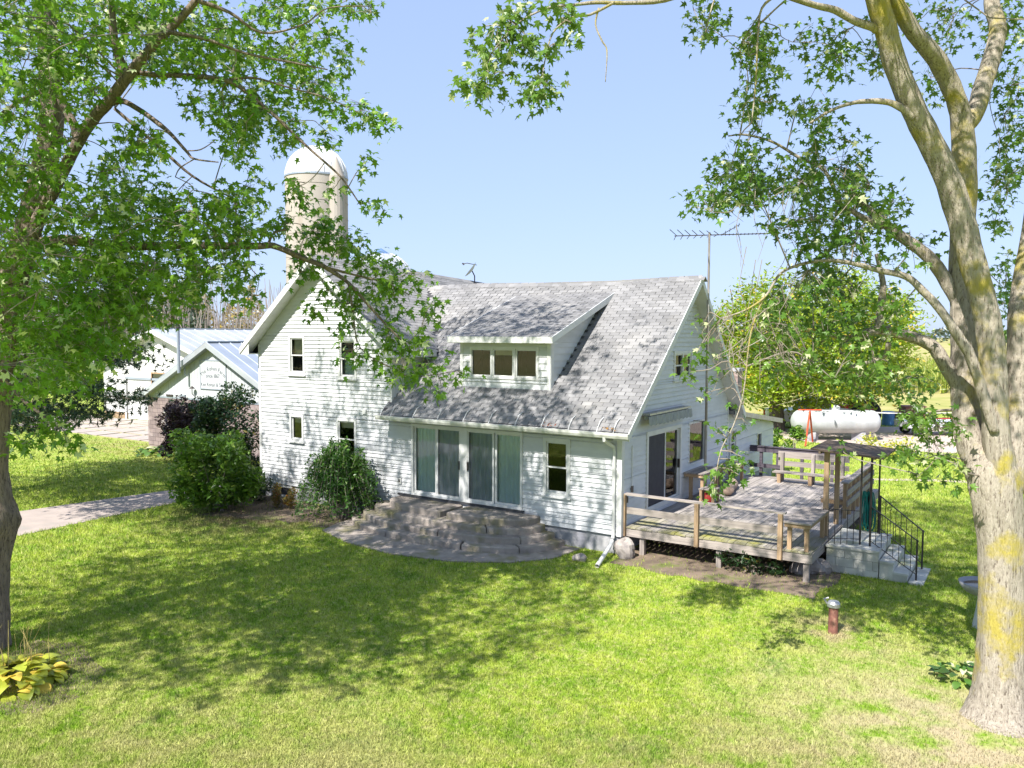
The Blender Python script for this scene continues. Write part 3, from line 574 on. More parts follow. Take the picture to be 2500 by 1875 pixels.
MB().hexa([(WX1+.001,DY+.002,4.0),(WX1+.04,DY+.002,4.0),(WX1+.04,DY+.13,4.15),(WX1+.001,DY+.13,4.15),(WX1+.001,DY+.002,5.26),(WX1+.04,DY+.002,5.26),(WX1+.04,DY+.13,5.26),(WX1+.001,DY+.13,5.26)]).build('corner_board', K['trim'], dr)
# lean-to roof
lt = MB(); lt.hexa([(-5,8.2,2.88),(.22,8.2,2.88),(.22,14.15,2.1),(-5,14.15,2.1),(-5,8.2,3.0),(.22,8.2,3.0),(.22,14.15,2.22),(-5,14.15,2.22)]); lto = lt.build('lean_to_roof', K['shingle'], farm); MB().hexa([(.2,8.2,2.86),(.235,8.2,2.86),(.235,14.18,2.07),(.2,14.18,2.07),(.2,8.2,3.02),(.235,8.2,3.02),(.235,14.18,2.24),(.2,14.18,2.24)]).build('fascia', K['galv'], lto)
flush_boards(); flush_shingles()
# chimney of rough blocks beyond the back slope
ch = MB(); 
cb = thing('chimney', 'short weathered masonry chimney poking up behind the rear roof slope', 'chimney', (-.35,9.7,2.6))
K['brick'] = pm('weathered brick', (.42,.33,.30), (.30,.22,.20), 6, rough=.95, rnd=.2)
for r in range(9):
    for (x, y, w, d) in ((-.6,9.45,.24,.5),(-.34,9.45,.24,.5)): 
        s = .06*(r % 2); MB().box(x+.005,x+w-.005,y+s*.2,y+d-s*.2,2.55+r*.19,2.73+r*.19).build('block', K['brick'], cb)
MB().box(-.66,-.04,9.4,10.0,4.26,4.36).build('cap', K['found'], cb)
# ------------------------------------------------------------------ curved stone steps at the patio doors
st_ = thing('curved_steps', 'curved four tier concrete block steps below the patio doors', 'steps', (-4.85,-1,0))
def arc_pt(k, f):                          # f 0..1 from the left wall end to the right wall end
    a, b, e = ((2.45,1.0,3.2),(2.8,1.32,2.9),(3.12,1.65,2.7),(3.45,2.0,2.5))[k]
    th = math.pi*(1-f); c, s = math.cos(th), math.sin(th)
    x = math.copysign(abs(c)**(2/e), c)*a; y = -abs(s)**(2/e)*b
    return (-4.9+x+(.12 if k == 0 else 0)-.03*k, y-.06)
sr = random.Random(5)
for k in range(4):
    z1 = (.69,.52,.35,.18)[k]; z0 = (.50,.33,.16,-.05)[k]
    cuts = [0]; 
    while cuts[-1] < .93: cuts.append(cuts[-1]+sr.uniform(.15,.3))
    cuts[-1] = 1
    if k == 0: cuts = [0,.5,1]
    for i, (a, b) in enumerate(zip(cuts, cuts[1:])):
        n = max(3, int((b-a)*26)); g = .0022; fs = [a+g+(b-a-2*g)*j/n for j in range(n+1)]
        o = [arc_pt(k,f) for f in fs]; ctr = (-4.9, 0); dep_ = .62 if k else 1.2
        inn = [(ctr[0]+(p[0]-ctr[0])*.74, min(-.02, p[1]*.6)) for p in reversed(o)]
        if k == 0: inn = [(o[-1][0],-.02),(o[0][0],-.02)]
        dz = sr.uniform(-.012,.012); pts = o+inn
        nb = len(pts); mb = MB(); cen = np.mean(np.array(pts),0)
        top = [(p[0],p[1],z1+dz) for p in pts]; ch = [(p[0],p[1],z1+dz-.03) for p in pts]
        ins = [(q[0]+(cen[0]-q[0])*.03, q[1]+(cen[1]-q[1])*.04, q[2]) for q in top]; bot = [(p[0],p[1],z0) for p in pts]
        mb.add(ins, [tuple(range(nb))]); mb.add(ins+ch, [(j,(j+1)%nb,nb+(j+1)%nb,nb+j) for j in range(nb)]); mb.add(ch+bot, [(j,(j+1)%nb,nb+(j+1)%nb,nb+j) for j in range(nb)])
        mb.build('step_block', K['concrete'], st_)
# ------------------------------------------------------------------ deck
DXR, DY0, DY1, DZT = 4.54, .2, 9.15, .69
m, t, out = newmat('mossy deck board'); v, g = wpos(t, (30,1.2,30)); c = mix(t, ramp(t, noise(t,v,1), .35,.65), (.40,.36,.34), (.25,.225,.215)); v2, _ = wpos(t)
sp = nd(t,'ShaderNodeSeparateXYZ'); t.links.new(g.outputs['Position'], sp.inputs[0]); a = nd(t,'ShaderNodeMath',operation='ADD'); t.links.new(ramp(t, sp.outputs[1], 2.6, .4), a.inputs[0]); nn = ramp(t, noise(t,v2,1.6,4), .35,.75); a2 = nd(t,'ShaderNodeMath',operation='MULTIPLY'); t.links.new(a.outputs[0],a2.inputs[0]); t.links.new(nn,a2.inputs[1]); a.inputs[1].default_value = .12; a2.use_clamp = True
c = hsv(t, mix(t, a2.outputs[0], c, (.26,.25,.05)), rand(t,.16)[0]); bsdf(t, out, c, .85, .2, bump=noise(t,v,3), bstr=.3); K['deck'] = m
dk = thing('deck', 'weathered grey wooden deck on posts beside the house end wall', 'deck', (2.3,4.5,0))
n = 31; w = (DXR-.04)/n; dr_ = random.Random(9)
for i in range(n):
    x = .04+i*w; j = dr_.choice([3.1,3.66,4.3,4.9]) ; 
    for y0, y1 in ((DY0-.02+dr_.uniform(-.012,.012),j-.004),(j+.004,DY1)):
        z = dr_.uniform(-.004,.004); MB().hexa([(x+.004,y0,DZT-.035),(x+w-.004,y0,DZT-.035),(x+w-.004,y1,DZT-.035),(x+.004,y1,DZT-.035),(x+.004,y0,DZT+z),(x+w-.004,y0,DZT+z+.002),(x+w-.004,y1,DZT+z),(x+.004,y1,DZT+z)]).build('deck_board', K['deck'], dk)
MB().box(.02,DXR+.01,DY0,DY0+.04,DZT-.245,DZT-.037).build('rim_joist', K['woodx'], dk); MB().box(DXR-.03,DXR+.012,DY0+.04,DY1,DZT-.245,DZT-.037).build('rim_joist', K['woody'], dk)
for y in (1.0,1.8,2.6,3.4,4.2,5.0,5.8,6.6,7.4,8.2,9.0): MB().box(.04,DXR-.04,y,y+.04,DZT-.22,DZT-.037).build('joist', K['woodx'], dk)
for x, y in ((.47,.30),(2.43,.30),(4.42,.30),(.5,4.5),(2.4,4.5),(4.42,4.5),(.5,9),(2.4,9),(4.42,9)): MB().box(x-.06,x+.06,y-.05,y+.07,-.1,DZT-.24).build('support_post', K['woodz'], dk)
# front railing
rl = thing('deck_front_railing', 'two rail wooden railing along the front edge of the deck', 'railing', (2,.15,.45))
for x in (.02,1.92,3.87): MB().box(x-.05,x+.05,DY0-.105,DY0-.003,.46,1.50 if x > 1 else 1.52).build('post', K['tanz'], rl)
MB().box(-.05,3.98,DY0-.10,DY0+.06,1.50,1.54).build('top_rail', K['woodx'], rl); MB().box(-.03,3.82,DY0,DY0+.04,1.02,1.18).build('lower_rail', K['woodx'], rl)
def table(lab, x0, x1, y0, y1, z, legs, brd='y', grp=None):
    t_ = thing('deck_table', lab, 'table', ((x0+x1)/2,(y0+y1)/2,DZT))
    k = max(3, round(((x1-x0) if brd == 'y' else (y1-y0))/.14)); 
    for i in range(k):
        a, b = i/k, (i+.96)/k
        if brd == 'y': MB().box(x0+(x1-x0)*a,x0+(x1-x0)*b,y0,y1,z-.035,z+RS.uniform(-.003,.003)).build('top_board', K['woody'], t_)
        else: MB().box(x0,x1,y0+(y1-y0)*a,y0+(y1-y0)*b,z-.035,z+RS.uniform(-.003,.003)).build('top_board', K['woodx'], t_)
    MB().box(x0+.02,x1-.02,y0+.03,y0+.07,z-.125,z-.037).build('apron', K['tanx'], t_); MB().box(x0+.02,x1-.02,y1-.07,y1-.03,z-.125,z-.037).build('apron', K['tanx'], t_)
    MB().box(x1-.07,x1-.03,y0+.07,y1-.07,z-.125,z-.037).build('apron', K['tany'], t_); MB().box(x0+.03,x0+.07,y0+.07,y1-.07,z-.125,z-.037).build('apron', K['tany'], t_)
    for lx, ly in legs: MB().box(lx-.045,lx+.045,ly-.045,ly+.045,DZT+.001,z-.037).build('leg', K['tanz'], t_)
    return t_
table('grey slatted corner table at the front right deck corner', 3.93,4.53,.14,1.95,1.34, ((4.42,.27),(4.04,.3),(4.42,1.8),(4.04,1.8)), 'x')
table('wooden table against the end wall beside the antenna mast', .02,.66,4.15,5.62,1.50, ((.2,4.3),(.55,4.3),(.2,5.5),(.55,5.5)))
table('wooden table by the wall behind the lying log', .04,.62,7.0,8.2,1.32, ((.12,7.12),(.52,7.12),(.12,8.1),(.52,8.1)))
table('wooden corner table between the two deck benches', 3.65,4.3,8.15,8.85,1.12, ((3.75,8.25),(4.2,8.25),(3.75,8.75),(4.2,8.75)))
b1 = thing('deck_bench', 'grey wooden bench with two back slats at the far deck edge', 'bench', (2.6,8.7,DZT))
for y0, y1 in ((8.42,8.6),(8.62,8.8)): MB().box(1.42,3.62,y0,y1,1.02,1.06).build('seat_slat', K['woodx'], b1)
for z0, z1 in ((1.46,1.67),(1.19,1.35)): MB().box(1.46,3.68,8.98,9.02,z0,z1).build('back_slat', K['woodx'], b1)
for x in (1.62,2.6,3.5):
    MB().hexa([(x-.05,8.48,DZT+.001),(x+.05,8.48,DZT+.001),(x+.05,8.6,DZT+.001),(x-.05,8.6,DZT+.001),(x-.06,8.44,1.02),(x+.06,8.44,1.02),(x+.06,8.58,1.02),(x-.06,8.58,1.02)]).build('leg', K['tanz'], b1); MB().box(x-.05,x+.05,8.83,8.98,DZT+.001,1.64).build('back_post', K['woodz'], b1)
b2 = thing('deck_bench', 'long wooden bench with plank back along the right deck edge', 'bench', (4.2,6.3,DZT))
for x0, x1 in ((3.72,3.9),(3.92,4.1),(4.12,4.3)): MB().box(x0,x1,4.75,8.05,1.06,1.10).build('seat_slat', K['woody'], b2)
MB().box(3.74,4.3,4.76,4.80,.94,1.055).build('apron', K['tanx'], b2); MB().box(3.74,3.78,4.81,8.0,.94,1.055).build('apron', K['tany'], b2)
for y in (4.9,6.4,7.9):
    MB().box(3.8,3.9,y-.05,y+.05,DZT+.001,1.055).build('leg', K['tanz'], b2)
MB().box(4.38,4.56,4.1,8.3,1.63,1.67).build('top_rail', K['woody'], b2)
for y in (4.25,4.85,5.45,6.05,6.65,7.25,7.85): MB().box(4.41,4.5,y-.05,y+.05,DZT+.001,1.628).build('back_post', K['tanz'], b2)
for z0, z1 in ((1.3,1.44),(1.02,1.16)): MB().box(4.505,4.54,4.15,8.2,z0,z1).build('back_slat', K['woody'], b2)
# ramp and its dark railing behind
rp = thing('ramp', 'grey board ramp descending behind the deck along the lean-to', 'ramp', (1.5,10,0))
for i in range(10):
    y = 9.2+i*.16; MB().hexa([(.12,y,.62-i*.018),(3.2,y,.62-i*.018),(3.2,y+.15,.6-i*.018),(.12,y+.15,.6-i*.018),(.12,y,.66-i*.018),(3.2,y,.66-i*.018),(3.2,y+.15,.64-i*.018),(.12,y+.15,.64-i*.018)]).build('board', K['woodx'], rp)
for x in (.2,3.1): MB().box(x,x+.1,9.3,10.8,-.1,.44).build('stringer', K['woodz'], rp)
K['darkwood'] = pm('dark stained wood', (.10,.085,.10), (.06,.05,.065), 1, (2,20,20), .8, rnd=.15)
rr = thing('ramp_railing', 'dark stained two rail railing beyond the far bench', 'railing', (1.2,10.8,0))
for x in (-.15,.38,.97,1.8,2.8): MB().box(x-.05,x+.05,10.76,10.86,-.1,1.5).build('post', K['darkwood'], rr)
MB().box(-.25,2.95,10.72,10.758,1.34,1.52).build('rail', K['darkwood'], rr); MB().box(-.25,1.1,10.72,10.758,.78,.92).build('rail', K['darkwood'], rr)
MB().box(-.28,2.98,10.68,10.88,1.522,1.55).build('cap_rail', K['darkwood'], rr)
# log and little plant stand
lg = MB(); ends = [(.95,5.35,.84),(.62,7.0,.83)]; P0, P1 = Vector(ends[0]), Vector(ends[1]); pts = [P0.lerp(P1,i/8)+Vector((.02*math.sin(i*1.3),0,.01*math.cos(i))) for i in range(9)]
lg.tube(pts, [.13,.15,.145,.15,.14,.15,.145,.14,.12], 14, jit=lambda i,j,p: 1+.08*math.sin(j*2.1+i)+.03*math.sin(j*5))
K['log'] = pm('peeled log', (.40,.30,.23), (.25,.18,.14), 3, (1,.4,1), .9, bump=.6, bscale=12); tag(lg.build('log', K['log'], smooth=True), 'brown peeled log lying on the deck boards near the wall', 'log')
ps = thing('plant_stand', 'low wooden plant stand with short legs in front of wall table', 'stand', (.75,4.3,DZT))
for x, y in ((.62,4.0),(.62,4.4),(.98,4.0),(.98,4.4)): MB().box(x-.035,x+.035,y-.035,y+.035,DZT+.001,1.08).build('leg', K['tanz'], ps)
for i in range(3): MB().box(.56+i*.16,.70+i*.16,3.95,4.45,1.08,1.105).build('top_slat', K['woody'], ps)
MB().box(.7,.9,4.08,4.3,DZT+.03,.98).build('crate', pm('red paint',(.30,.03,.03),(.2,.02,.02)), ps)
# ------------------------------------------------------------------ entry steps with iron rails and a little board canopy
es = thing('block_steps', 'white painted concrete block steps leading off the right deck side', 'steps', (5.5,2.3,0))
K['block'] = pm('whitewashed block', (.58,.57,.52), (.42,.41,.37), 2.5, rough=.9, bump=.4, bscale=18, c3=(.30,.31,.16), s3=1.4, lo3=.56, hi3=.75, rnd=.07)
for r in range(3):                         # landing blocks, staggered courses
    z0, z1 = -.05+r*.21, -.05+(r+1)*.21-.006
    for i in range(4):
        x0 = 4.6+(i-.5*(r % 2))*.4; x1 = x0+.394; x0 = max(x0,4.6); x1 = min(x1,5.72)
        if x1-x0 > .05: MB().box(x0,x1,1.45,1.64,z0,z1).build('block', K['block'], es)
MB().box(4.61,5.71,1.645,3.3,-.05,.575).build('core', K['block'], es); MB().box(4.585,5.735,1.41,3.33,.58,.635).build('landing_slab', K['block'], es)
for x0, x1, z in ((5.74,6.03,.42),(6.03,6.32,.21)):
    MB().box(x0,x1-.004,1.45,3.2,-.05,z-.05).build('riser_block', K['block'], es); MB().box(x0,x1+.015,1.42,3.22,z-.048,z).build('tread', K['block'], es)
MB().box(6.34,6.64,1.38,2.85,-.05,.045).build('tread', K['block'], es)
def railing(lab, y, yb):
    r_ = thing('iron_railing', lab, 'railing', (5.9,y,0)); a, b = (5.47,y,.636), (6.47,yb,.045)
    for (p, h) in ((a,.95),(b,.92)): MB().tube([p,(p[0],p[1],p[2]+h)],.02,6).build('post', K['iron'], r_)
    top = lambda f: (a[0]+(b[0]-a[0])*f, y+(yb-y)*f, (a[2]+.93)+(b[2]-a[2]-.03)*f); bot = lambda f: (a[0]+(b[0]-a[0])*f, y+(yb-y)*f, a[2]+.13+(b[2]-a[2])*f)
    MB().bar(top(0),top(1.03),.032,.018).build('handrail', K['iron'], r_); MB().bar(bot(0),bot(1),.02,.014).build('bottom_bar', K['iron'], r_)
    for i in range(1,8): MB().tube([bot(i/8),top(i/8)],.0075,5).build('baluster', K['iron'], r_)
    c = MB(); [c.tube([(top(.06+.1*k)[0],top(.06+.1*k)[1]+.0,top(.06+.1*k)[2]-.1-.05*math.cos(q/8*6.28)) if False else Vector(top(.1+.12*k))+Vector((.05*math.cos(q*.7),0,-.12+.05*math.sin(q*.7))) for q in range(10)],.005,4) for k in range(2)]; c.build('scroll', K['iron'], r_)
    return r_
railing('black iron stair railing on the near side of the block steps', 1.80, 1.64)
railing('black iron stair railing on the far side of the block steps', 3.20, 2.70)
lr = thing('landing_guard', 'low black iron guard rail along the front of the step landing', 'railing', (5,1.5,.64))
MB().bar((4.62,1.5,1.46),(5.24,1.84,1.42),.028,.016).build('handrail', K['iron'], lr); MB().bar((4.62,1.5,.76),(5.24,1.84,.76),.02,.014).build('bottom_bar', K['iron'], lr)
for i in range(6): f = i/5; MB().tube([(4.62+.62*f,1.5+.34*f,.636),(4.62+.62*f,1.5+.34*f,1.45)],.008,5).build('baluster', K['iron'], lr)
cn = thing('board_canopy', 'small flat canopy of dark boards on two wooden and four iron posts', 'canopy', (4.9,2.7,DZT))
for x, y in ((4.44,2.02),(4.40,3.47)): MB().box(x-.055,x+.055,y-.05,y+.05,DZT+.001,2.74).build('post', K['tanz'], cn)
for x, y in ((5.25,1.84),(5.47,1.83),(5.42,3.27),(5.23,3.28)): MB().tube([(x,y,.636),(x,y,2.70)],.022,8).build('iron_post', K['iron'], cn)
K['cboard'] = pm('dark canopy board', (.16,.12,.085), (.07,.05,.04), 1, (2,25,25), .9, rnd=.25)
for i in range(8):
    y = 1.72+i*.235; MB().hexa([(4.12,y,2.78),(5.72,y,2.68),(5.72,y+.215,2.68),(4.12,y+.215,2.78),(4.12,y,2.82),(5.72,y,2.72),(5.72,y+.215,2.72),(4.12,y+.215,2.82)]).build('roof_board', K['cboard'], cn)
for x in (4.3,5.5): MB().box(x,x+.05,1.72,3.58,2.66 if x > 5 else 2.70,2.70 if x > 5 else 2.765).build('beam', K['cboard'], cn)
hs = MB(); K['hose'] = pm('teal hose', (.01,.23,.19), (.008,.17,.15), 5, rough=.45)
for k in range(11):
    x = 5.05+k*.022; y = 3.36+.04*math.sin(k*1.9); ww = .05+.035*math.sin(k*2.3)**2; z0 = .68+.05*math.cos(k*1.7); hs.tube([(x+ww*math.sin(a_)*(1.2-.7*(math.cos(a_)+1)/2), y+.03*math.cos(k+a_), (z0+1.62)/2+(1.62-z0)/2*math.cos(a_)) for a_ in np.linspace(0,2*math.pi,17)], .013, 6, cap=False)
tag(hs.build('garden_hose', K['hose'], smooth=True), 'teal green garden hose hanging in long loops by the step canopy', 'hose')
hb = MB(); hb.tube([(5.16,3.4,.635),(5.16,3.4,1.68)],.02,6); hb.tube([(5.16,3.4,1.64),(5.16,3.28,1.66)],.015,6); tag(hb.build('hose_hook', K['iron']), 'black iron hook post carrying the teal garden hose', 'hook')
# ------------------------------------------------------------------ small things round the house
K['steel'] = pm('mast steel', (.24,.20,.17), (.38,.37,.36), 3, (1,1,.6), .55, metal=.5)
an = thing('tv_antenna', 'tall thin mast with a spread television antenna above the gable', 'antenna', (.42,4.88,DZT))
MB().tube([(.42,4.88,DZT),(.42,4.88,5.4),(.42,4.88,8.5)],[.042,.04,.032],8).build('mast', K['steel'], an)
for z in (2.95,6.0): MB().bar((.0,4.88,z),(.42,4.88,z),.03).build('wall_bracket', K['steel'], an)
bd = Vector((1.0,.35,.0)).normalized(); ed_ = Vector((-.35,1.0,0)).normalized(); ac = Vector((.42,4.88,8.42))
MB().bar(ac-bd*1.0,ac+bd*2.0,.026).build('boom', K['iron'], an)
for i, f in enumerate(np.linspace(-.95,.25,7)):
    h = 1.25-.1*i
    for s in (-1,1): MB().tube([ac+bd*f+Vector((0,0,.02)),ac+bd*(f-.12)+ed_*h*s+Vector((0,0,.03))],.011,5).build('element', K['iron'], an)
for i, f in enumerate(np.linspace(.35,1.95,16)): MB().tube([ac+bd*f-ed_*.17,ac+bd*f+ed_*.17],.012,5).build('element', K['iron'], an)
up2 = ac+bd*.35; MB().bar(up2,up2+bd*.5+Vector((0,0,.28)),.02).build('boom', K['iron'], an)
for f in (.2,.45,.7,.95):
    p = up2+(bd*.5+Vector((0,0,.28)))*f; MB().tube([p-ed_*.4,p+ed_*.4],.009,5).build('element', K['iron'], an)
K['dish'] = pm('dish grey', (.62,.62,.64), (.55,.55,.57), 3, rough=.5)
sd = thing('satellite_dish', 'pale satellite dish on a short arm at the roof ridge', 'dish', (-10.45,8.2,7.6))
dd = MB(); dc = Vector((-10.5,8.1,8.05)); nrm = Vector((-.55,-.45,.55)).normalized(); xx = nrm.cross(Vector((0,0,1))).normalized(); yy = nrm.cross(xx)
rings = [(0,.0),(.12,.012),(.24,.05),(.33,.1)]; base = len(dd.v)
for r, h in rings:
    for j in range(20): a_ = j*math.pi/10; dd.v.append(tuple(dc+xx*r*math.cos(a_)+yy*r*1.1*math.sin(a_)+nrm*h))
dd.f = [(i*20+j,i*20+(j+1)%20,(i+1)*20+(j+1)%20,(i+1)*20+j) for i in range(3) for j in range(20)]; dd.build('reflector', K['dish'], sd, smooth=True)
MB().tube([(-10.45,8.2,7.55),(-10.45,8.2,7.85),dc],.025,6).build('mast', K['iron'], sd); MB().tube([dc-yy*.3,dc+nrm*.35-yy*.12,dc+nrm*.45],.015,5).build('feed_arm', K['iron'], sd); MB().bar(dc+nrm*.4,dc+nrm*.5,.06).build('feed_horn', K['iron'], sd); MB().box(-10.6,-10.25,8.05,8.35,7.5,7.56).build('foot', K['iron'], sd)
vb = MB(); p = Vector((-9.4,5.3,up_z(-9.4,5.3))); vb.hexa([(p.x-.15,p.y-.13,p.z-.1),(p.x+.15,p.y-.13,p.z-.1),(p.x+.15,p.y+.13,p.z-.1),(p.x-.15,p.y+.13,p.z-.1),(p.x-.13,p.y-.12,p.z+.2),(p.x+.15,p.y-.12,p.z+.1),(p.x+.15,p.y+.12,p.z+.1),(p.x-.13,p.y+.12,p.z+.2)]); vb.build('roof_vent', K['iron'], uro)
aw = thing('rolled_awning', 'rolled grey awning with scalloped valance above the sliding door', 'awning', (.1,2.5,3.3))
K['awn'] = pm('grey canvas', (.33,.35,.34), (.22,.23,.23), 5, (1,8,1)); MB().box(.04,.28,1.1,4.0,3.42,3.47).build('hood', K['galv'], aw)
MB().tube([(.16,1.12,3.36),(.16,3.98,3.36)],.06,10).build('roll', K['awn'], aw)
vl = MB(); n = 60
for i in range(n+1):
    y = 1.0+3.05*i/n; s = abs(math.sin(i/n*math.pi*11)); vl.v += [(.29+.012*math.sin(i*.9),y,3.40),(.30+.02*math.sin(i*1.3),y,3.19-.05*s)]
vl.f = [(2*i,2*i+2,2*i+3,2*i+1) for i in range(n)]; vl.build('valance', K['awn'], aw)
dx = MB(); dx.tube([(-.16,-.14,.36),(-.12,-.35,.27),(.06,-1.38,.055)],.052,12,cap=False); dx.tube([(-.16,-.14,.36),(-.12,-.35,.27),(.06,-1.38,.055)],.047,12,cap=False); tag(dx.build('downspout_extension', K['trim'], smooth=True), 'white drain pipe slanting from the house corner onto the lawn', 'pipe')
def rock(name, c, r, seed, mat, lab, cat='rock'):
    q = random.Random(seed); mb = MB(); n1, n2 = 10, 18; base = 0; ph = [q.uniform(0,6) for _ in range(6)]
    for i in range(n1+1):
        th = math.pi*i/n1
        for j in range(n2):
            a_ = 2*math.pi*j/n2; k = 1+.17*math.sin(2*a_+ph[0]+th)+.14*math.sin(3*th+ph[1]+a_)+.1*math.sin(5*a_+ph[2]-2*th)*math.sin(th)+q.uniform(-.05,.05); k = min(k, 1.08+.1*math.sin(ph[3]+a_*2))
            mb.v.append((c[0]+r[0]*k*math.sin(th)*math.cos(a_), c[1]+r[1]*k*math.sin(th)*math.sin(a_), c[2]+r[2]*k*math.cos(th)))
    mb.f = [(i*n2+j,i*n2+(j+1)%n2,(i+1)*n2+(j+1)%n2,(i+1)*n2+j) for i in range(n1) for j in range(n2)]
    return tag(mb.build(name, mat), lab, cat)
K['rock'] = pm('pale field stone', (.36,.32,.29), (.22,.195,.185), 6, rough=.9, bump=.6, bscale=20)
rock('rock', (-.58,-1.05,.05), (.17,.13,.13), 2, K['rock'], 'small pale stone lying on the grass beside the drain pipe'); rock('rock', (.18,-.12,.16), (.28,.26,.3), 4, K['rock'], 'pale boulder at the house corner under the deck post')
rock('rock', (4.45,1.15,.1), (.3,.24,.24), 6, K['rock'], 'brown boulder in the shade under the right deck corner'); rock('rock', (4.1,.95,.06), (.22,.2,.18), 8, K['rock'], 'smaller brown stone beside the boulder under the deck')
vp = thing('well_pipe', 'rusty red well pipe with a grey cap standing in the lawn', 'pipe', (5.58,-2.62,0)); K['rust'] = pm('rusty paint', (.27,.115,.085), (.16,.07,.055), 7, rough=.7, c3=(.40,.24,.17), s3=4, lo3=.58, hi3=.75)
MB().lathe((5.58,-2.62,0), [(.085,-.1),(.088,.02),(.085,.5),(.0,.5)], 20).build('pipe', K['rust'], vp, smooth=False); MB().lathe((5.58,-2.62,0), [(.1,.49),(.115,.5),(.115,.56),(.09,.6),(.0,.61)], 20).build('cap', K['galv'], vp); MB().tube([(5.47,-2.66,.55),(5.42,-2.68,.63),(5.5,-2.66,.66)],.02,6).build('lug', K['galv'], vp)
bbx, bby = float(on('Z',0,2385,1530)[0])+.08, float(on('Z',0,2385,1530)[1]); bb = thing('birdbath', 'grey birdbath bowl on a pale pedestal half hidden by the right trunk', 'birdbath', (bbx,bby,0))
MB().lathe((bbx,bby,0), [(.17,-.02),(.16,.05),(.12,.3),(.09,.55),(.11,.62)], 20).build('pedestal', K['trim'], bb, smooth=True); MB().lathe((bbx,bby,0), [(.10,.6),(.3,.68),(.39,.78),(.42,.86),(.39,.87),(.34,.79),(.0,.74)], 28).build('bowl', K['found'], bb, smooth=True)
MB().lathe((bbx,bby,0), [(.345,.80),(.0,.80)], 28).build('water', pm('brown water',(.20,.13,.05),(.12,.07,.03),rough=.1), bb)
for x, col, lab in ((-1.85,(.4,.05,.03),'red fallen leaves caught in the gutter above the small front window'),(-.12,(.45,.22,.03),'orange fallen leaves caught in the gutter at its downspout end')):
    C = np.array([x,-.38,3.18])+rng.normal(0,1,(70,3))*np.array([.13,.03,.025]); V, Q = leafquads(C, np.full(70,.03)); tag(npmesh('gutter_leaves', V, Q, pm('fallen leaf',col,(.3,.15,.05),8), kind='stuff'), lab, 'leaves')
# ------------------------------------------------------------------ outbuildings
def ribbed(mb, P, U, Vv, nu, w, h=.02):     # raised ribs on a sloped panel, P + u*U + v*V
    P, U, Vv = Vector(P), Vector(U), Vector(Vv); n = U.cross(Vv).normalized()
    if n.z < 0: n = -n
    for i in range(nu+1):
        a = P+U*(i/nu); d = U.normalized()*w; mb.hexa([a-d,a+d,a+d+Vv,a-d+Vv,a-d*.5+n*h,a+d*.5+n*h,a+d*.5+n*h+Vv,a-d*.5+n*h+Vv])
K['metal'] = pm('galvanised roofing', (.50,.52,.55), (.40,.42,.46), .8, rough=.42, metal=.35, c3=(.32,.30,.30), s3=.5, lo3=.6, hi3=.8)
K['metal2'] = pm('blue grey roofing', (.36,.40,.46), (.30,.34,.40), .8, rough=.4, metal=.3)
K['barnwhite'] = pm('white steel cladding', (.66,.66,.64), (.60,.60,.58), 1, (4,4,.5), .6); K['shedwhite'] = pm('peeling white boards', (.55,.57,.58), (.40,.42,.43), 3, (8,8,.6), .8, c3=(.30,.30,.29), s3=2, lo3=.6, hi3=.8)
K['tile'] = pm('mauve block wall', (.27,.21,.20), (.20,.155,.155), 2.5, rough=.85, rnd=.12, c3=(.33,.29,.28), s3=1.2)
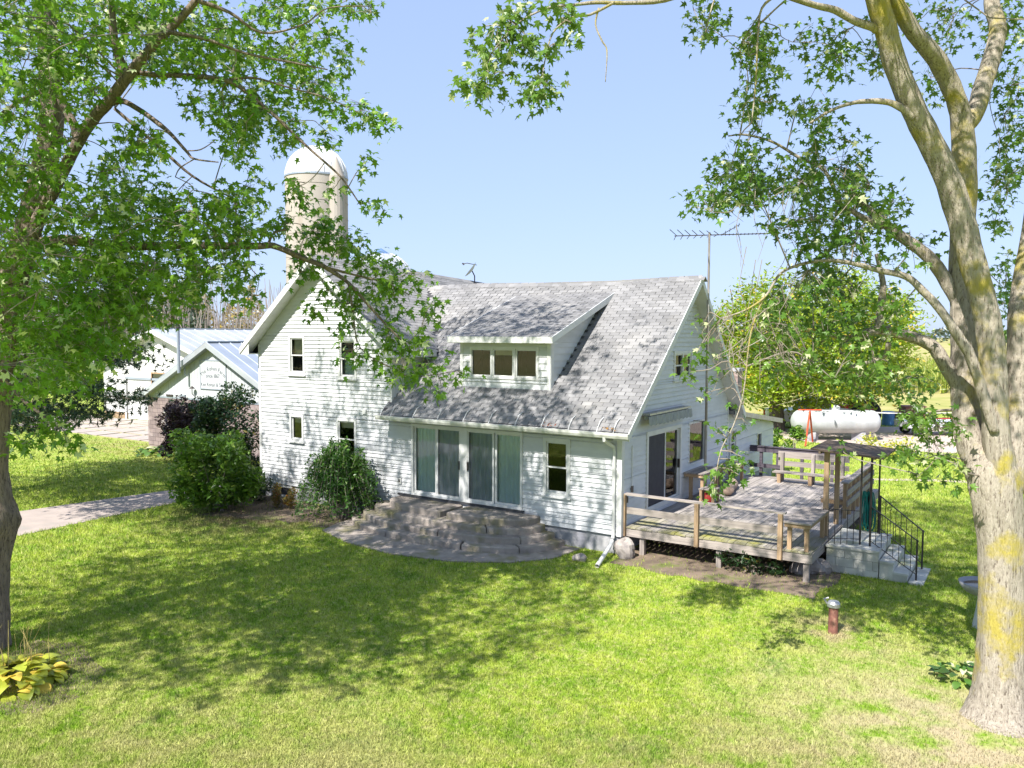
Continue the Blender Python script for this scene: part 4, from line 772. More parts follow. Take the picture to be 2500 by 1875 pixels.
def gabled(name, lab, x0, x1, y0, y1, ze, xp, zp, ov, wallm, roofm, nr, board, fasc):
    b = thing(name, lab, 'barn', ((x0+x1)/2,(y0+y1)/2,0)); ex0, ex1 = x0-ov, x1+ov; s0 = (zp-ze)/(xp-x0); s1 = (zp-ze)/(x1-xp)
    z0, z1 = ze-ov*s0, ze-ov*s1
    for (xe, zz) in ((ex0,z0),(ex1,z1)):
        r = MB(); a = [(xp,y0-ov,zp),(xe,y0-ov,zz),(xe,y1+ov,zz),(xp,y1+ov,zp)]; r.hexa([(p[0],p[1],p[2]+.03) for p in a]+[(p[0],p[1],p[2]+.09) for p in a]); ro = r.build('roof', roofm, b)
        rb = MB(); ribbed(rb, (xe,y0-ov,zz+.09), (0,y1-y0+2*ov,0), (xp-xe,0,zp-zz), nr, .035, .03); rb.build('ribs', roofm, ro)
        MB().hexa([(xp,y0-ov-.03,zp-.17),(xe,y0-ov-.03,zz-.17),(xe,y0-ov-.002,zz-.17),(xp,y0-ov-.002,zp-.17),(xp,y0-ov-.03,zp+.1),(xe,y0-ov-.03,zz+.1),(xe,y0-ov-.002,zz+.1),(xp,y0-ov-.002,zp+.1)]).build('rake_board', fasc, ro)
        MB().hexa([(xp,y0-ov,zp-.14),(xe,y0-ov,zz-.14),(xe,y0,zz-.14),(xp,y0,zp-.14),(xp,y0-ov,zp-.11),(xe,y0-ov,zz-.11),(xe,y0,zz-.11),(xp,y0,zp-.11)]).build('soffit', fasc, ro)
        MB().box(min(xe,xe+.03*(1 if xe > xp else -1)),max(xe,xe+.03*(1 if xe > xp else -1)),y0-ov,y1+ov,zz-.12,zz+.08).build('fascia', fasc, ro)
    MB().box(xp-.12,xp+.12,y0-ov,y1+ov,zp+.07,zp+.13).build('ridge_cap', roofm, b)
    # gable cladding, one vertical board at a time
    n = int((x1-x0)/board)
    for i in range(n):
        a = x0+(x1-x0)*i/n; c = x0+(x1-x0)*(i+1)/n-.012; top = lambda x: ze+((x-x0)*s0 if x < xp else (x1-x)*s1)-.03
        yield_b.append((b, a, c, top(a), top(c), y0))
    MB().box(x0+.02,x1-.02,y1-.05,y1,0,ze).build('back_wall', wallm, b)
    for x in (x0+.01,x1-.06): MB().box(x,x+.05,y0+.03,y1-.05,0,ze-.02).build('side_wall', wallm, b)
    MB().add([(x0+.02,y0+.05,0),(x1-.02,y0+.05,0),(x1-.02,y0+.05,ze-.05),(xp,y0+.05,zp-.05),(x0+.02,y0+.05,ze-.05)],[(0,1,2,3,4)]).build('front_sheathing', K['wallcore'], b)
    return b
yield_b = []
# white pole barn
BY = 11.5; pb = gabled('pole_barn', 'long white steel pole barn with grey ribbed roof and overhead door', -43.2,-30.8,BY,BY+34,3.75,-37.0,5.75,.6,K['barnwhite'],K['metal'],46,.3,K['trim'])
for b, a, c, ta, tc, y0 in yield_b:
    z0 = .42
    if -40.65 < (a+c)/2 < -36.6: z0 = 2.72
    if -37.9 < (a+c)/2 < -35.2: z0 = 3.12
    MB().hexa([(a,y0-.03,z0),(c,y0-.03,z0),(c,y0+.02,z0),(a,y0+.02,z0),(a,y0-.03,ta),(c,y0-.03,tc),(c,y0+.02,tc),(a,y0+.02,ta)]).build('cladding_strip', K['barnwhite'], b)
MB().box(-43.2,-40.6,BY-.02,BY+.02,.0,.42).build('base_board', K['tanx'], pb)
dr = MB(); dr.box(-40.55,-36.7,BY+.06,BY+.1,.02,2.62); dro = dr.build('overhead_door', K['barnwhite'], pb)
for i in range(5): MB().box(-40.5,-36.75,BY+.03,BY+.059,.04+i*.52,.04+i*.52+.5).build('door_panel', K['barnwhite'], dro)
MB().box(-40.66,-36.6,BY-.05,BY+.02,2.6,2.74).build('door_track', K['metal2'], pb); MB().box(-40.78,-40.62,BY-.05,BY+.04,0,2.74).build('door_post', K['trim'], pb)
wn = MB(); frame(wn, TF(BY), -37.85,-35.2,2.3,3.12,.09,-.03,.05); wo_ = wn.build('window', K['tanx'], pb); quad(TF(BY),-37.8,-35.25,2.35,3.07,.0).build('pane', K['glass'], wo_); quad(TF(BY),-37.8,-35.25,2.35,3.07,-.045).build('backing', K['shade'], wo_)
sk = MB(); sk.box(-37.2,-36.8,BY+11,BY+24,5.9,6.05); sk.build('ridge_vent', K['trim'], pb)
# farm shed with painted sign
yield_b.clear(); SY = 4.9; sh = gabled('farm_shed', 'old shed with mauve block walls, white painted gable and farm name', -27.8,-17.6,SY,SY+9,2.55,-22.7,5.05,.35,K['tile'],K['metal2'],16,.22,K['metal'])
for b, a, c, ta, tc, y0 in yield_b: MB().hexa([(a,y0-.03,2.5),(c,y0-.03,2.5),(c,y0+.02,2.5),(a,y0+.02,2.5),(a,y0-.03,ta),(c,y0-.03,tc),(c,y0+.02,tc),(a,y0+.02,ta)]).build('gable_board', K['shedwhite'], b)
tr_ = random.Random(2); bwid, bh = .4, .2                  # block courses of the front wall; what shows largest stays single
for r in range(12):
    x = -27.8-.2*(r % 2); z = .1+r*bh
    while x < -17.7:
        a, c = max(x,-27.8), min(x+bwid-.012,-17.6); MB().box(a,c,SY-.02-tr_.uniform(0,.006),SY+.04,z,z+bh-.012).build('wall_block', K['tile'], sh) if c-a > .05 and x < -21.5 else None; x += bwid
MB().box(-21.6,-17.6,SY-.02,SY+.04,.1,2.5).build('front_wall', K['tile'], sh); MB().box(-27.82,-17.58,SY-.04,SY+.045,2.44,2.52).build('band_board', K['metal2'], sh); MB().box(-27.8,-17.6,SY,SY+.04,-.1,.1).build('footing', K['tile'], sh)
MB().tube([(-24.45,SY-.1,3.55),(-24.45,SY-.25,3.6),(-24.45,SY-.25,4.0)],.03,6).build('pipe_bracket', K['metal2'], sh); MB().tube([(-24.45,SY-.55,3.7),(-24.45,SY-.55,5.75)],.075,10).build('stove_pipe', K['metal2'], sh); MB().lathe((-24.45,SY-.55,5.75),[(.1,0),(.1,.06),(.0,.1)],10).build('pipe_cap', K['iron'], sh)
MB().tube([(-24.0,SY-.05,2.6),(-24.0,SY-.2,2.75),(-24.0,SY-.2,3.0)],.02,6).build('lamp_arm', K['iron'], sh); MB().lathe((-24.0,SY-.2,2.98),[(.13,0),(.05,.1),(0,.12)],12).build('lamp_shade', K['iron'], sh)
MB().hexa([(-20.6,6.0,4.06),(-19.6,6.0,3.57),(-19.6,7.2,3.57),(-20.6,7.2,4.06),(-20.6,6.0,4.14),(-19.6,6.0,3.65),(-19.6,7.2,3.65),(-20.6,7.2,4.14)]).build('skylight', K['trim'], sh)
MB().box(-26.2,-25.7,SY-.08,SY-.03,2.53,2.62).build('meter_box', K['iron'], sh); MB().box(-25.1,-24.7,SY-.1,SY-.03,2.53,2.66).build('meter_box', K['metal2'], sh)
# sign board and its lettering
sx0, sx1, sz0, sz1 = -23.55,-21.75,3.02,4.28
sg = MB(); sg.box(sx0,sx1,SY-.06,SY-.032,sz0,sz1); sgo = sg.build('sign_board', K['shedwhite'], sh); fr = MB(); frame(fr, TF(SY), sx0-.04,sx1+.04,sz0-.04,sz1+.04,.04,.032,.075); fr.build('sign_frame', K['metal2'], sgo)
K['ink'] = pm('sign ink', (.02,.03,.05), (.03,.04,.06))
def letters(txt, size, place):             # one flat mesh per line, glyphs set along a path
    V, Fc = [], []; x = 0
    cu = bpy.data.curves.new('glyphs','FONT'); cu.size = size; tmp = bpy.data.objects.new('glyphs', cu); COL.objects.link(tmp)
    def meas(s):
        cu.body = s; bpy.context.view_layer.update(); dg = bpy.context.evaluated_depsgraph_get(); return tmp.evaluated_get(dg).to_mesh()
    pos = []; adv = 0
    for ch in txt:
        if ch == ' ': adv += size*.3; continue
        me = meas(ch); vs_ = np.array([v.co[:] for v in me.vertices]); fs_ = [tuple(p.vertices) for p in me.polygons]; w_ = vs_[:,0].max()-vs_[:,0].min(); pos.append((adv, vs_-[vs_[:,0].min(),0,0], fs_, w_)); adv += w_+size*.1
    tot = adv-size*.1
    for a, vs_, fs_, w_ in pos:
        n0 = len(V); V += [place(a+v[0]-tot/2, v[1], a+w_/2-tot/2) for v in vs_]; Fc += [tuple(n0+i for i in f) for f in fs_]
    bpy.data.objects.remove(tmp); bpy.data.curves.remove(cu); return V, Fc
mid = (sx0+sx1)/2
def arcline(R, z):
    def f(x, y, xc):
        th = xc/R; dx_, r = x-xc, R+y; return (mid+r*math.sin(th)+dx_*math.cos(th), SY-.064, z-R+r*math.cos(th)-dx_*math.sin(th))
    return f
for txt, size, pl in (('The Rohan Farm', .26, arcline(1.15, 3.86)), ('since 1867', .24, lambda x, y, c: (mid+x, SY-.064, 3.52+y)), ('Ken Rohan & Sons', .24, lambda x, y, c: (mid+x*.93, SY-.064, 3.12+y))):
    mb = MB(); mb.v, mb.f = letters(txt, size, pl); mb.build('lettering', K['ink'], sgo)
# silo and round grain bin
K['stave'] = pm('silo concrete', (.40,.355,.31), (.33,.295,.26), .5, (1,1,.25), .9, c3=(.25,.19,.12), s3=.35, lo3=.52, hi3=.75)
K['dome'] = pm('dome sheet', (.66,.66,.66), (.58,.58,.59), .6, rough=.5, metal=.1)
sc_ = np.array(dep(72,777,817)); sx, sy = float(sc_[0]), float(sc_[1]); si = thing('silo', 'tall concrete stave silo with white ribbed dome behind the house', 'silo', (sx,sy,0)); R_ = 2.72; zt_ = 19.4
MB().lathe((sx,sy,0),[(R_,0),(R_,zt_)],48).build('stave_wall', K['stave'], si, smooth=True)
for i in range(13): MB().lathe((sx,sy,0),[(R_+.003,1.5+i*1.42),(R_+.03,1.5+i*1.42),(R_+.03,1.53+i*1.42),(R_+.003,1.53+i*1.42)],48).build('hoop', K['stave'], si)
dp = [(R_*math.cos(q),zt_+2.75*math.sin(q)) for q in np.linspace(0,math.pi/2,9)]; MB().lathe((sx,sy,0),dp,48).build('dome', K['dome'], si, smooth=True)
MB().lathe((sx,sy,0),[(R_+.0,zt_-.1),(R_+.06,zt_-.1),(R_+.06,zt_+.05),(R_,zt_+.06)],48).build('dome_rim', K['metal2'], si)
rb = MB()
for k in range(24):
    a_ = k*math.pi/12; rb.tube([(sx+(r+.02)*math.cos(a_),sy+(r+.02)*math.sin(a_),z+.02) for r, z in dp[:-1]],.03,4)
rb.build('dome_rib', K['dome'], si)
ca = math.radians(YAW-38); cxx, cyy = sx+math.cos(ca)*(R_+.2)*.92, sy+math.sin(ca)*(R_+.2)*.92; MB().lathe((cxx,cyy,0),[(.72,0),(.72,zt_-.2),(.0,zt_+1.6)],18).build('chute', K['stave'], si, smooth=False)
bc = np.array(dep(60,931,817)); bx_, by_ = float(bc[0]), float(bc[1]); gb = thing('grain_bin', 'round steel grain bin with domed roof and blue cap behind the ridge', 'grain bin', (bx_,by_,0))
MB().lathe((bx_,by_,0),[(2.3,0),(2.3,9.7)],40).build('bin_wall', K['metal'], gb, smooth=True); gp_ = [(2.34*math.cos(q),9.7+1.9*math.sin(q)) for q in np.linspace(0,1.2,7)]; MB().lathe((bx_,by_,0),gp_,40).build('roof', K['metal'], gb)
MB().lathe((bx_,by_,0),[(.95,11.35),(0,11.95)],24).build('roof_cap', pm('blue cap',(.10,.18,.32),(.08,.14,.26)), gb)
rb = MB(); [rb.tube([(bx_+(r+.01)*math.cos(k*math.pi/14),by_+(r+.01)*math.sin(k*math.pi/14),z+.02) for r, z in gp_],.025,4) for k in range(28)]; rb.build('roof_rib', K['metal'], gb)
# ------------------------------------------------------------------ back yard: tank, clothesline, pickup, barrels
ta, tb = np.array(on('Z',0,1968,1074)), np.array(on('Z',0,2150,1072)); ta = Vector(ta); d_ = Vector(dep(40,2170,1070))-Vector(dep(40,1935,1070)); d_.z = 0; d_.normalize(); tl = 3.75; c0 = ta+Vector((0,0,.98))-d_*.35; c1 = c0+d_*tl; rt = .62
K['tank'] = pm('shade greyed white tank paint', (.45,.46,.47), (.34,.35,.36), 1.5, rough=.5, c3=(.36,.33,.30), s3=2, lo3=.6, hi3=.85); pt = thing('propane_tank', 'large white propane tank lying beyond the deck under the maple', 'tank', (float(c0.x),float(c0.y),0))  # white paint greyed: the shade on the tank is put into its colour
pts, rad = [], []
for q in np.linspace(-math.pi/2,0,6): pts.append(c0+d_*(rt*.75*math.sin(q))); rad.append(max(rt*math.cos(q),.02))
for q in np.linspace(0,math.pi/2,6): pts.append(c1+d_*(rt*.75*math.sin(q))); rad.append(max(rt*math.cos(q),.02))
MB().tube(pts, rad, 28).build('vessel', K['tank'], pt, smooth=True); md = c0.lerp(c1,.5); MB().lathe((md.x,md.y,md.z+rt-.03),[(.22,0),(.22,.2),(.1,.28),(0,.29)],16).build('valve_dome', K['tank'], pt)
for f in (.15,.85): p = c0.lerp(c1,f); MB().box(p.x-.35,p.x+.35,p.y-.35,p.y+.35,-.05,.45).build('saddle', K['found'], pt)
cl = thing('clothesline', 'orange A shaped clothesline post with white lines before the propane tank', 'clothesline', (-1.1,24.4,0)); K['orange'] = pm('orange paint',(.55,.09,.03),(.45,.06,.03)); g0 = Vector(on('Z',0,1966,1090)); g1 = Vector(on('Z',0,1984,1079)); tp = (g0+g1)/2+Vector((0,0,1.75))
for g in (g0,g1): MB().tube([g,tp+(g-tp)*.04],.045,8).build('post', K['orange'], cl)
MB().tube([tp-Vector((.5,.3,0)),tp+Vector((.5,.3,0))],.035,6).build('cross_arm', K['orange'], cl)
far = tp+d_*9+Vector((0,0,-.1))
for k in (-1,0,1): o_ = Vector((.45,.3,0))*k; MB().tube([tp+o_,(tp+far)/2+o_+Vector((0,0,-.12)),far+o_],.012,4).build('line', K['trim'], cl)
for s in (-1,1): MB().tube([far+Vector((.3*s,.2*s,0)),far+Vector((.5*s,.3*s,-1.7))],.045,8).build('post', K['orange'], cl)
# pickup truck, tail towards the left, standing on the gravel
tk0 = Vector(on("Z",0,1906,1049)); tkd = (Vector(on('Z',0,2100,1043))-tk0).normalized(); tks = Vector((-tkd.y,tkd.x,0)); tk = thing('pickup_truck', 'white pickup truck with red tail lamp parked behind the propane tank', 'truck', tuple(tk0))
K['carwhite'] = pm('white car paint',(.64,.65,.67),(.60,.61,.63),2,rough=.25,spec=.5); K['rubber'] = pm('tyre rubber',(.02,.02,.02),(.03,.03,.03)); K['chrome'] = pm('wheel metal',(.5,.5,.52),(.4,.4,.42),4,rough=.3,metal=.8); K['lamp'] = pm('red lamp',(.5,.02,.02),(.4,.01,.01),rough=.2); K['carglass'] = pm('dark glass',(.02,.025,.03),(.03,.03,.035),rough=.05,spec=.8)
def tp_(l, s, z): return tk0+tkd*l+tks*s+Vector((0,0,z))
def extr(mb, prof, s0, s1):                # side profile extruded across the truck
    n = len(prof); mb.add([tp_(l,s0,z) for l, z in prof]+[tp_(l,s1,z) for l, z in prof],[tuple(range(n)),tuple(reversed(range(n,2*n)))]+[(i,(i+1)%n,n+(i+1)%n,n+i) for i in range(n)]); return mb
extr(MB(), [(0,.5),(0,1.12),(2.0,1.15),(2.0,1.2),(3.95,1.2),(5.35,1.08),(5.5,.6),(5.45,.45),(4.95,.45),(4.85,.75),(4.6,.9),(4.3,.9),(4.05,.75),(3.95,.45),(1.6,.45),(1.5,.75),(1.25,.9),(.95,.9),(.7,.75),(.6,.45)], 0, 1.85).build('body', K['carwhite'], tk)
extr(MB(), [(2.05,1.2),(2.2,1.8),(3.3,1.82),(4.0,1.2)], .1, 1.75).build('cab', K['carwhite'], tk); 
for s in (.09,1.76): extr(MB(), [(2.25,1.26),(2.35,1.7),(3.22,1.72),(3.75,1.26)], s, s-.006 if s < 1 else s+.006).build('side_window', K['carglass'], tk)
extr(MB(), [(3.36,1.78),(3.96,1.25),(3.98,1.26),(3.38,1.79)], .22, 1.63).build('windscreen', K['carglass'], tk); extr(MB(), [(2.06,1.28),(2.17,1.72),(2.16,1.72),(2.05,1.28)], .25, 1.6).build('rear_window', K['carglass'], tk)
for l in (1.1,4.45):
    for s in (.1,1.75):
        w_ = MB(); c_ = tp_(l,s,.38); w_.tube([c_-tks*.11,c_-tks*.1,c_+tks*.1,c_+tks*.11],[.3,.38,.38,.3],22); wo2 = w_.build('wheel', K['rubber'], tk); MB().tube([c_-tks*.115,c_+tks*.115],.2,16).build('rim', K['chrome'], wo2)
for s in (.02,1.68): extr(MB(), [(-.02,.72),(-.02,1.05),(.05,1.05),(.05,.72)], s, s+.15).build('tail_lamp', K['lamp'], tk)
extr(MB(), [(-.12,.42),(-.12,.56),(0,.56),(0,.42)], .05, 1.8).build('bumper', K['chrome'], tk)
# farm clutter on the gravel
def drum(name, lab, cat, u, v, r, h, mat, rim=True):
    p = on('Z',0,u,v); t_ = thing(name, lab, cat, (float(p[0]),float(p[1]),0)); MB().lathe(p,[(r*.97,0),(r,.03),(r,h*.33),(r*1.03,h*.34),(r,h*.36),(r,h*.66),(r*1.03,h*.67),(r,h*.69),(r,h),(0,h-.01)],22).build('shell', mat, t_); MB().lathe(p,[(r,h-.03),(r*1.05,h),(r*.98,h+.01)],22).build('rim', mat, t_); return t_
drum('barrel', 'light blue plastic barrel standing on the gravel right of the tank', 'barrel', 2168,1038,.36,.85,pm('blue plastic',(.10,.25,.45),(.08,.2,.38),rough=.4)); drum('barrel', 'dark rusty drum beside the light blue barrel', 'barrel', 2192,1037,.3,.8,K['rust'])
tr2 = Vector(on('Z',0,2100,1041)); tb_ = thing('tractor', 'red tractor with a big dark rear tyre behind the propane tank', 'tractor', tuple(tr2)); K['red'] = pm('red enamel',(.36,.03,.035),(.28,.02,.025),rough=.4)
sv = Vector((RGT[0],RGT[1],0)).normalized(); fv = Vector((-sv.y,sv.x,0))
for k, (o_, r, w_) in enumerate(((.0,.85,.25),(2.1,.42,.14))):
    for s in (-.75,.75):
        c_ = tr2-sv*o_+fv*s+Vector((0,0,r)); a_ = MB(); a_.tube([c_-fv*w_,c_-fv*w_*.8,c_+fv*w_*.8,c_+fv*w_],[r*.82,r,r,r*.82],26); wh = a_.build('wheel', K['rubber'], tb_); MB().tube([c_-fv*(w_+.02),c_+fv*(w_+.02)],r*.55,18).build('rim', K['red'], wh)
def tbx(l0,l1,s0,s1,z0,z1,nm,mt): MB().hexa([tr2-sv*l+fv*s+Vector((0,0,z)) for z in (z0,z1) for l, s in ((l0,s0),(l1,s0),(l1,s1),(l0,s1))]).build(nm, mt, tb_)
tbx(.3,2.5,-.3,.3,.75,1.35,'hood',K['red']); tbx(-.5,.4,-.95,-.55,1.72,1.8,'fender',K['red']); tbx(-.5,.4,.55,.95,1.72,1.8,'fender',K['red']); tbx(-.25,.2,-.3,.3,1.2,1.3,'seat',K['rubber']); tbx(-.3,-.2,-.3,.3,1.3,1.75,'seat_back',K['rubber']); MB().tube([tr2-sv*1.2+Vector((0,0,1.3)),tr2-sv*1.2+Vector((0,0,2.2))],.04,8).build('exhaust', K['iron'], tb_)
tw = Vector(on('Z',0,2255,1062)); wg = thing('flat_wagon', 'low white wagon with red rails parked on the gravel at right', 'wagon', tuple(tw))
def wbx(l0,l1,s0,s1,z0,z1,nm,mt): MB().hexa([tw+sv*l+fv*s+Vector((0,0,z)) for z in (z0,z1) for l, s in ((l0,s0),(l1,s0),(l1,s1),(l0,s1))]).build(nm, mt, wg)
wbx(-1.2,3.4,-.6,1.0,.45,.8,'bed',K['carwhite']); wbx(-1.15,3.35,-.55,-.5,.95,1.02,'rail',K['red']); [wbx(l,l+.05,-.55,-.5,.8,.95,'rail_post',K['red']) for l in (-1.1,.3,1.7,3.2)]
for l in (-.6,2.7):
    for s in (-.5,.9): c_ = tw+sv*l+fv*s+Vector((0,0,.3)); a_ = MB(); a_.tube([c_-fv*.08,c_+fv*.08],.3,18); wh = a_.build('wheel', K['rubber'], wg); MB().tube([c_-fv*.085,c_+fv*.085],.15,14).build('rim', K['chrome'], wh)
cr = Vector(on('Z',0,2230,1040)); cb2 = thing('rusty_crate', 'rusty brown metal box standing on the gravel beyond the barrels', 'box', tuple(cr)); MB().hexa([cr+sv*l+fv*s+Vector((0,0,z)) for z in (0,1.15) for l, s in ((-.5,0),(.7,0),(.7,.9),(-.5,.9))]).build('box', K['rust'], cb2); MB().hexa([cr+sv*l+fv*s+Vector((0,0,z)) for z in (1.152,1.22) for l, s in ((-.56,-.05),(.76,-.05),(.76,.95),(-.56,.95))]).build('lid', K['rust'], cb2)
# ------------------------------------------------------------------ trees
LEAF = np.array([(0,.36,0),(0,0,0),(.33,.07,-.05),(.17,.27,0),(.50,.56,-.09),(.15,.53,-.01),(0,1,-.14),(-.15,.53,-.01),(-.50,.56,-.09),(-.17,.27,0),(-.33,.07,-.05)])
LTRI = np.array([(0,i,i+1 if i < 10 else 1) for i in range(1,11)])
lme = bpy.data.meshes.new('leaf'); lme.from_pydata([tuple(v) for v in LEAF], [], [tuple(t) for t in LTRI])
lme_r = lme.copy(); lme.materials.append(K['leaf']); lme_r.materials.append(K['leafr'])
def smoothline(pts, k=4):
    P = np.array(pts, float); out = []
    for i in range(len(P)-1):
        p0, p1, p2, p3 = P[max(i-1,0)], P[i], P[i+1], P[min(i+2,len(P)-1)]
        for j in range(k):
            t = j/k; out.append(.5*((2*p1)+(-p0+p2)*t+(2*p0-5*p1+4*p2-p3)*t*t+(-p0+3*p1-3*p2+p3)*t**3))
    out.append(P[-1]); return np.array(out)
class Tree:
    def __init__(s, name, lab, base, bark, leafmesh, seed): s.root = thing(name, lab, 'tree', base); s.sk = []; s.cl = []; s.bark = bark; s.lm = leafmesh; s.r = np.random.default_rng(seed); s.tw = MB()
    def limb(s, pts, name='limb', n=12, rough=.06):     # pts: rows of x,y,z,radius
        L = smoothline(pts); ph = s.r.uniform(0,6,4)
        jit = lambda i, j, p: 1+rough*math.sin(j*3*6.283/n+ph[0]+i*.13)+rough*.8*math.sin(j*7*6.283/n+ph[1]-i*.3)+rough*.6*math.sin(i*1.7+j+ph[2])
        MB().tube(L[:,:3], np.maximum(L[:,3],.004), n, jit=jit).build(name, s.bark, s.root, smooth=True); s.sk += [q for q in L]
    def plimb(s, rows, d0, d1, **kw):                    # rows: pixel x, pixel y, width in pixels; distance d0..d1 from the camera
        m = len(rows)-1; s.limb([(*dep(d0+(d1-d0)*i/m, r[0], r[1]), r[2]*(d0+(d1-d0)*i/m)/FPX/2) for i, r in enumerate(rows)], **kw)
    def blob(s, u, v, ru, rv, n, d0, d1):
        a = s.r.uniform(0,2*np.pi,n); q = np.sqrt(s.r.random(n)); d = s.r.uniform(d0,d1,n)
        s.group(np.array([dep(d[i], u+ru*q[i]*math.cos(a[i]), v+rv*q[i]*math.sin(a[i])) for i in range(n)]))
    def dots(s, pts, d): s.group(np.array([dep(d+s.r.uniform(-.3,.3), u+s.r.uniform(-8,8), v+s.r.uniform(-8,8)) for u, v in pts]), sub=1)
    def crown(s, c, r, n, hollow=.35):                  # the rest of the crown, outside the picture
        X = s.r.normal(size=(n*4,3)); X /= np.linalg.norm(X,axis=1)[:,None]; X *= (hollow+(1-hollow)*s.r.random(n*4)**.45)[:,None]; X = X*np.array(r)+np.array(c)
        u, v, z = proj(X); ok = ((u < -45)|(u > IW+45)|(v < -45)|(v > IH+45)|(z < .5))&(np.linalg.norm(X-CAM,axis=1) > 3.5)&(X[:,2] > 2.2); self_ = X[ok][:n]; s.group(self_, outside=True)
    def group(s, C, sub=7, outside=False):
        if not len(C): return
        k = max(1, len(C)//sub); S = C[s.r.choice(len(C), k, replace=False)]; sk = np.array(s.sk)
        if outside:
            u, v, z = proj(sk[:,:3]); o = (u < -20)|(u > IW+20)|(v < -20)|(v > IH+20)|(z < .3); sk = sk[o] if o.any() else sk
        for p in S:                                     # branchlet from the nearest limb
            d = np.linalg.norm(sk[:,:3]-p,axis=1)-sk[:,3]*2+np.maximum(0, sk[:,2]-p[2]-3)*.3; q = sk[int(np.argmin(d))]; L = np.linalg.norm(q[:3]-p)
            if L < .05: continue
            m = (q[:3]+p)/2+np.array([0,0,.12*L])+s.r.normal(0,.1*L,3); m2 = (m+p)/2+s.r.normal(0,.05*L,3); pts = smoothline([q[:3],m,m2,p],3); s.tw.tube(pts, np.linspace(min(.008+.004*L,.016,q[3]*.8+.003),.005,len(pts)), 5, cap=False)
            s.sk += [np.array([*x,.006]) for x in pts[2::2]]
        for p in C:
            d = np.linalg.norm(S-p,axis=1); q = S[int(np.argmin(d))]; L = d.min()
            if L > .03: s.tw.tube([q,(q+p)/2+np.array([0,0,.1*L])+s.r.normal(0,.04*L,3),p],[.005,.004,.003],3,cap=False)
        s.cl.append(C)
    def finish(s, leafmat, per=9, size=(.10,.165), spread=.10, single=300):
        C = np.concatenate(s.cl); C = np.repeat(C, per, 0); n = len(C); r = s.r
        az = r.uniform(0,2*np.pi,n); el = r.uniform(-1.25,.25,n); A = np.stack([np.cos(az)*np.cos(el),np.sin(az)*np.cos(el),np.sin(el)],1)
        U = r.normal(0,.55,(n,3))+np.array([0,0,1]); N = U-A*(U*A).sum(1)[:,None]; N /= np.linalg.norm(N,axis=1)[:,None]; B = np.cross(A,N); sz = r.uniform(*size,n)
        P = C+r.normal(0,spread,(n,3))*np.array([1,1,.9])+A*.03; R = np.stack([B,A,N],2)*sz[:,None,None]
        u, v, z = proj(P); vis = (u > 0)&(u < IW)&(v > 0)&(v < IH)&(z > 0); o = np.argsort(np.where(vis, z/sz, 1e9)); pick = o[:single]; rest = np.setdiff1d(np.arange(n), pick)
        cr = npmesh('crown', (np.einsum('nij,vj->nvi', R[rest], LEAF)+P[rest][:,None]).reshape(-1,3), (LTRI[None]+11*np.arange(len(rest))[:,None,None]).reshape(-1,3), leafmat, s.root, kind='stuff')
        for i in pick:
            M = Matrix.Identity(4)
            for a in range(3):
                for b in range(3): M[a][b] = float(R[i,a,b])
                M[a][3] = float(P[i,a])
            inst('leaf', s.lm, s.root, M)
        s.tw.build('twigs', K['twig'], s.root, kind='stuff'); return cr
# --- right silver maple
rb_ = on('Z',0,2441,1752); RT = Tree('silver_maple_tree', 'big silver maple with lichened forked trunk at the right edge', tuple(map(float,rb_)), K['bark'], lme_r, 21)
B0 = float((np.array(rb_)-CAM) @ FWD)
def row(*a): return a
bw_ = lambda u, v, w, d: (*dep(d,u,v), w*d/FPX/2)
RT.limb([bw_(2437,1800,250,B0-.03),bw_(2438,1757,168,B0),bw_(2440,1715,132,B0),bw_(2441,1680,118,B0),bw_(2443,1600,106,B0),bw_(2443,1480,98,B0),bw_(2441,1335,98,B0),bw_(2432,1230,108,B0),bw_(2421,1150,112,B0+.05),bw_(2416,1105,66,B0+.1),bw_(2412,1080,20,B0+.15)], 'trunk', 40, .035)
RT.limb([bw_(2408,1190,72,B0+.1),bw_(2390,1120,72,B0+.2),bw_(2369,1062,68,B0+.3),bw_(2358,989,62,B0+.4),bw_(2355,917,64,B0+.5),bw_(2356,845,62,B0+.55),bw_(2351,772,56,B0+.6),bw_(2346,718,50,B0+.65),bw_(2344,633,50,B0+.7),bw_(2353,482,54,B0+.6),bw_(2352,362,54,B0+.5),bw_(2347,289,48,B0+.4),bw_(2334,238,44,B0+.3),bw_(2309,181,44,B0+.2),bw_(2279,133,42,B0),bw_(2230,78,38,B0-.2),bw_(2185,5,34,B0-.4),bw_(2120,-90,26,B0-.6),bw_(2030,-230,16,B0-.8),bw_(1960,-400,8,B0-1)], 'stem', 28, .05)
RT.limb([bw_(2352,310,44,B0+.4),bw_(2381,271,42,B0+.5),bw_(2399,211,42,B0+.6),bw_(2423,133,40,B0+.7),bw_(2435,66,38,B0+.8),bw_(2420,5,34,B0+.9),bw_(2430,-100,28,B0+1),bw_(2470,-260,18,B0+1.2),bw_(2490,-420,8,B0+1.4)], 'stem', 22, .05)
RT.limb([bw_(2442,1200,70,B0-.05),bw_(2440,1130,66,B0-.1),bw_(2431,1062,60,B0-.1),bw_(2428,989,58,B0-.1),bw_(2424,917,58,B0-.1),bw_(2419,845,58,B0-.1),bw_(2408,772,58,B0-.1),bw_(2392,700,58,B0-.1),bw_(2366,603,58,B0-.1),bw_(2343,520,60,B0-.1),bw_(2309,422,58,B0-.15),bw_(2267,338,56,B0-.2),bw_(2230,265,53,B0-.3),bw_(2185,155,52,B0-.4),bw_(2164,78,51,B0-.5),bw_(2143,12,50,B0-.6),bw_(2110,-90,42,B0-.7),bw_(2060,-260,28,B0-.9),bw_(2000,-450,12,B0-1)], 'stem', 28, .05)
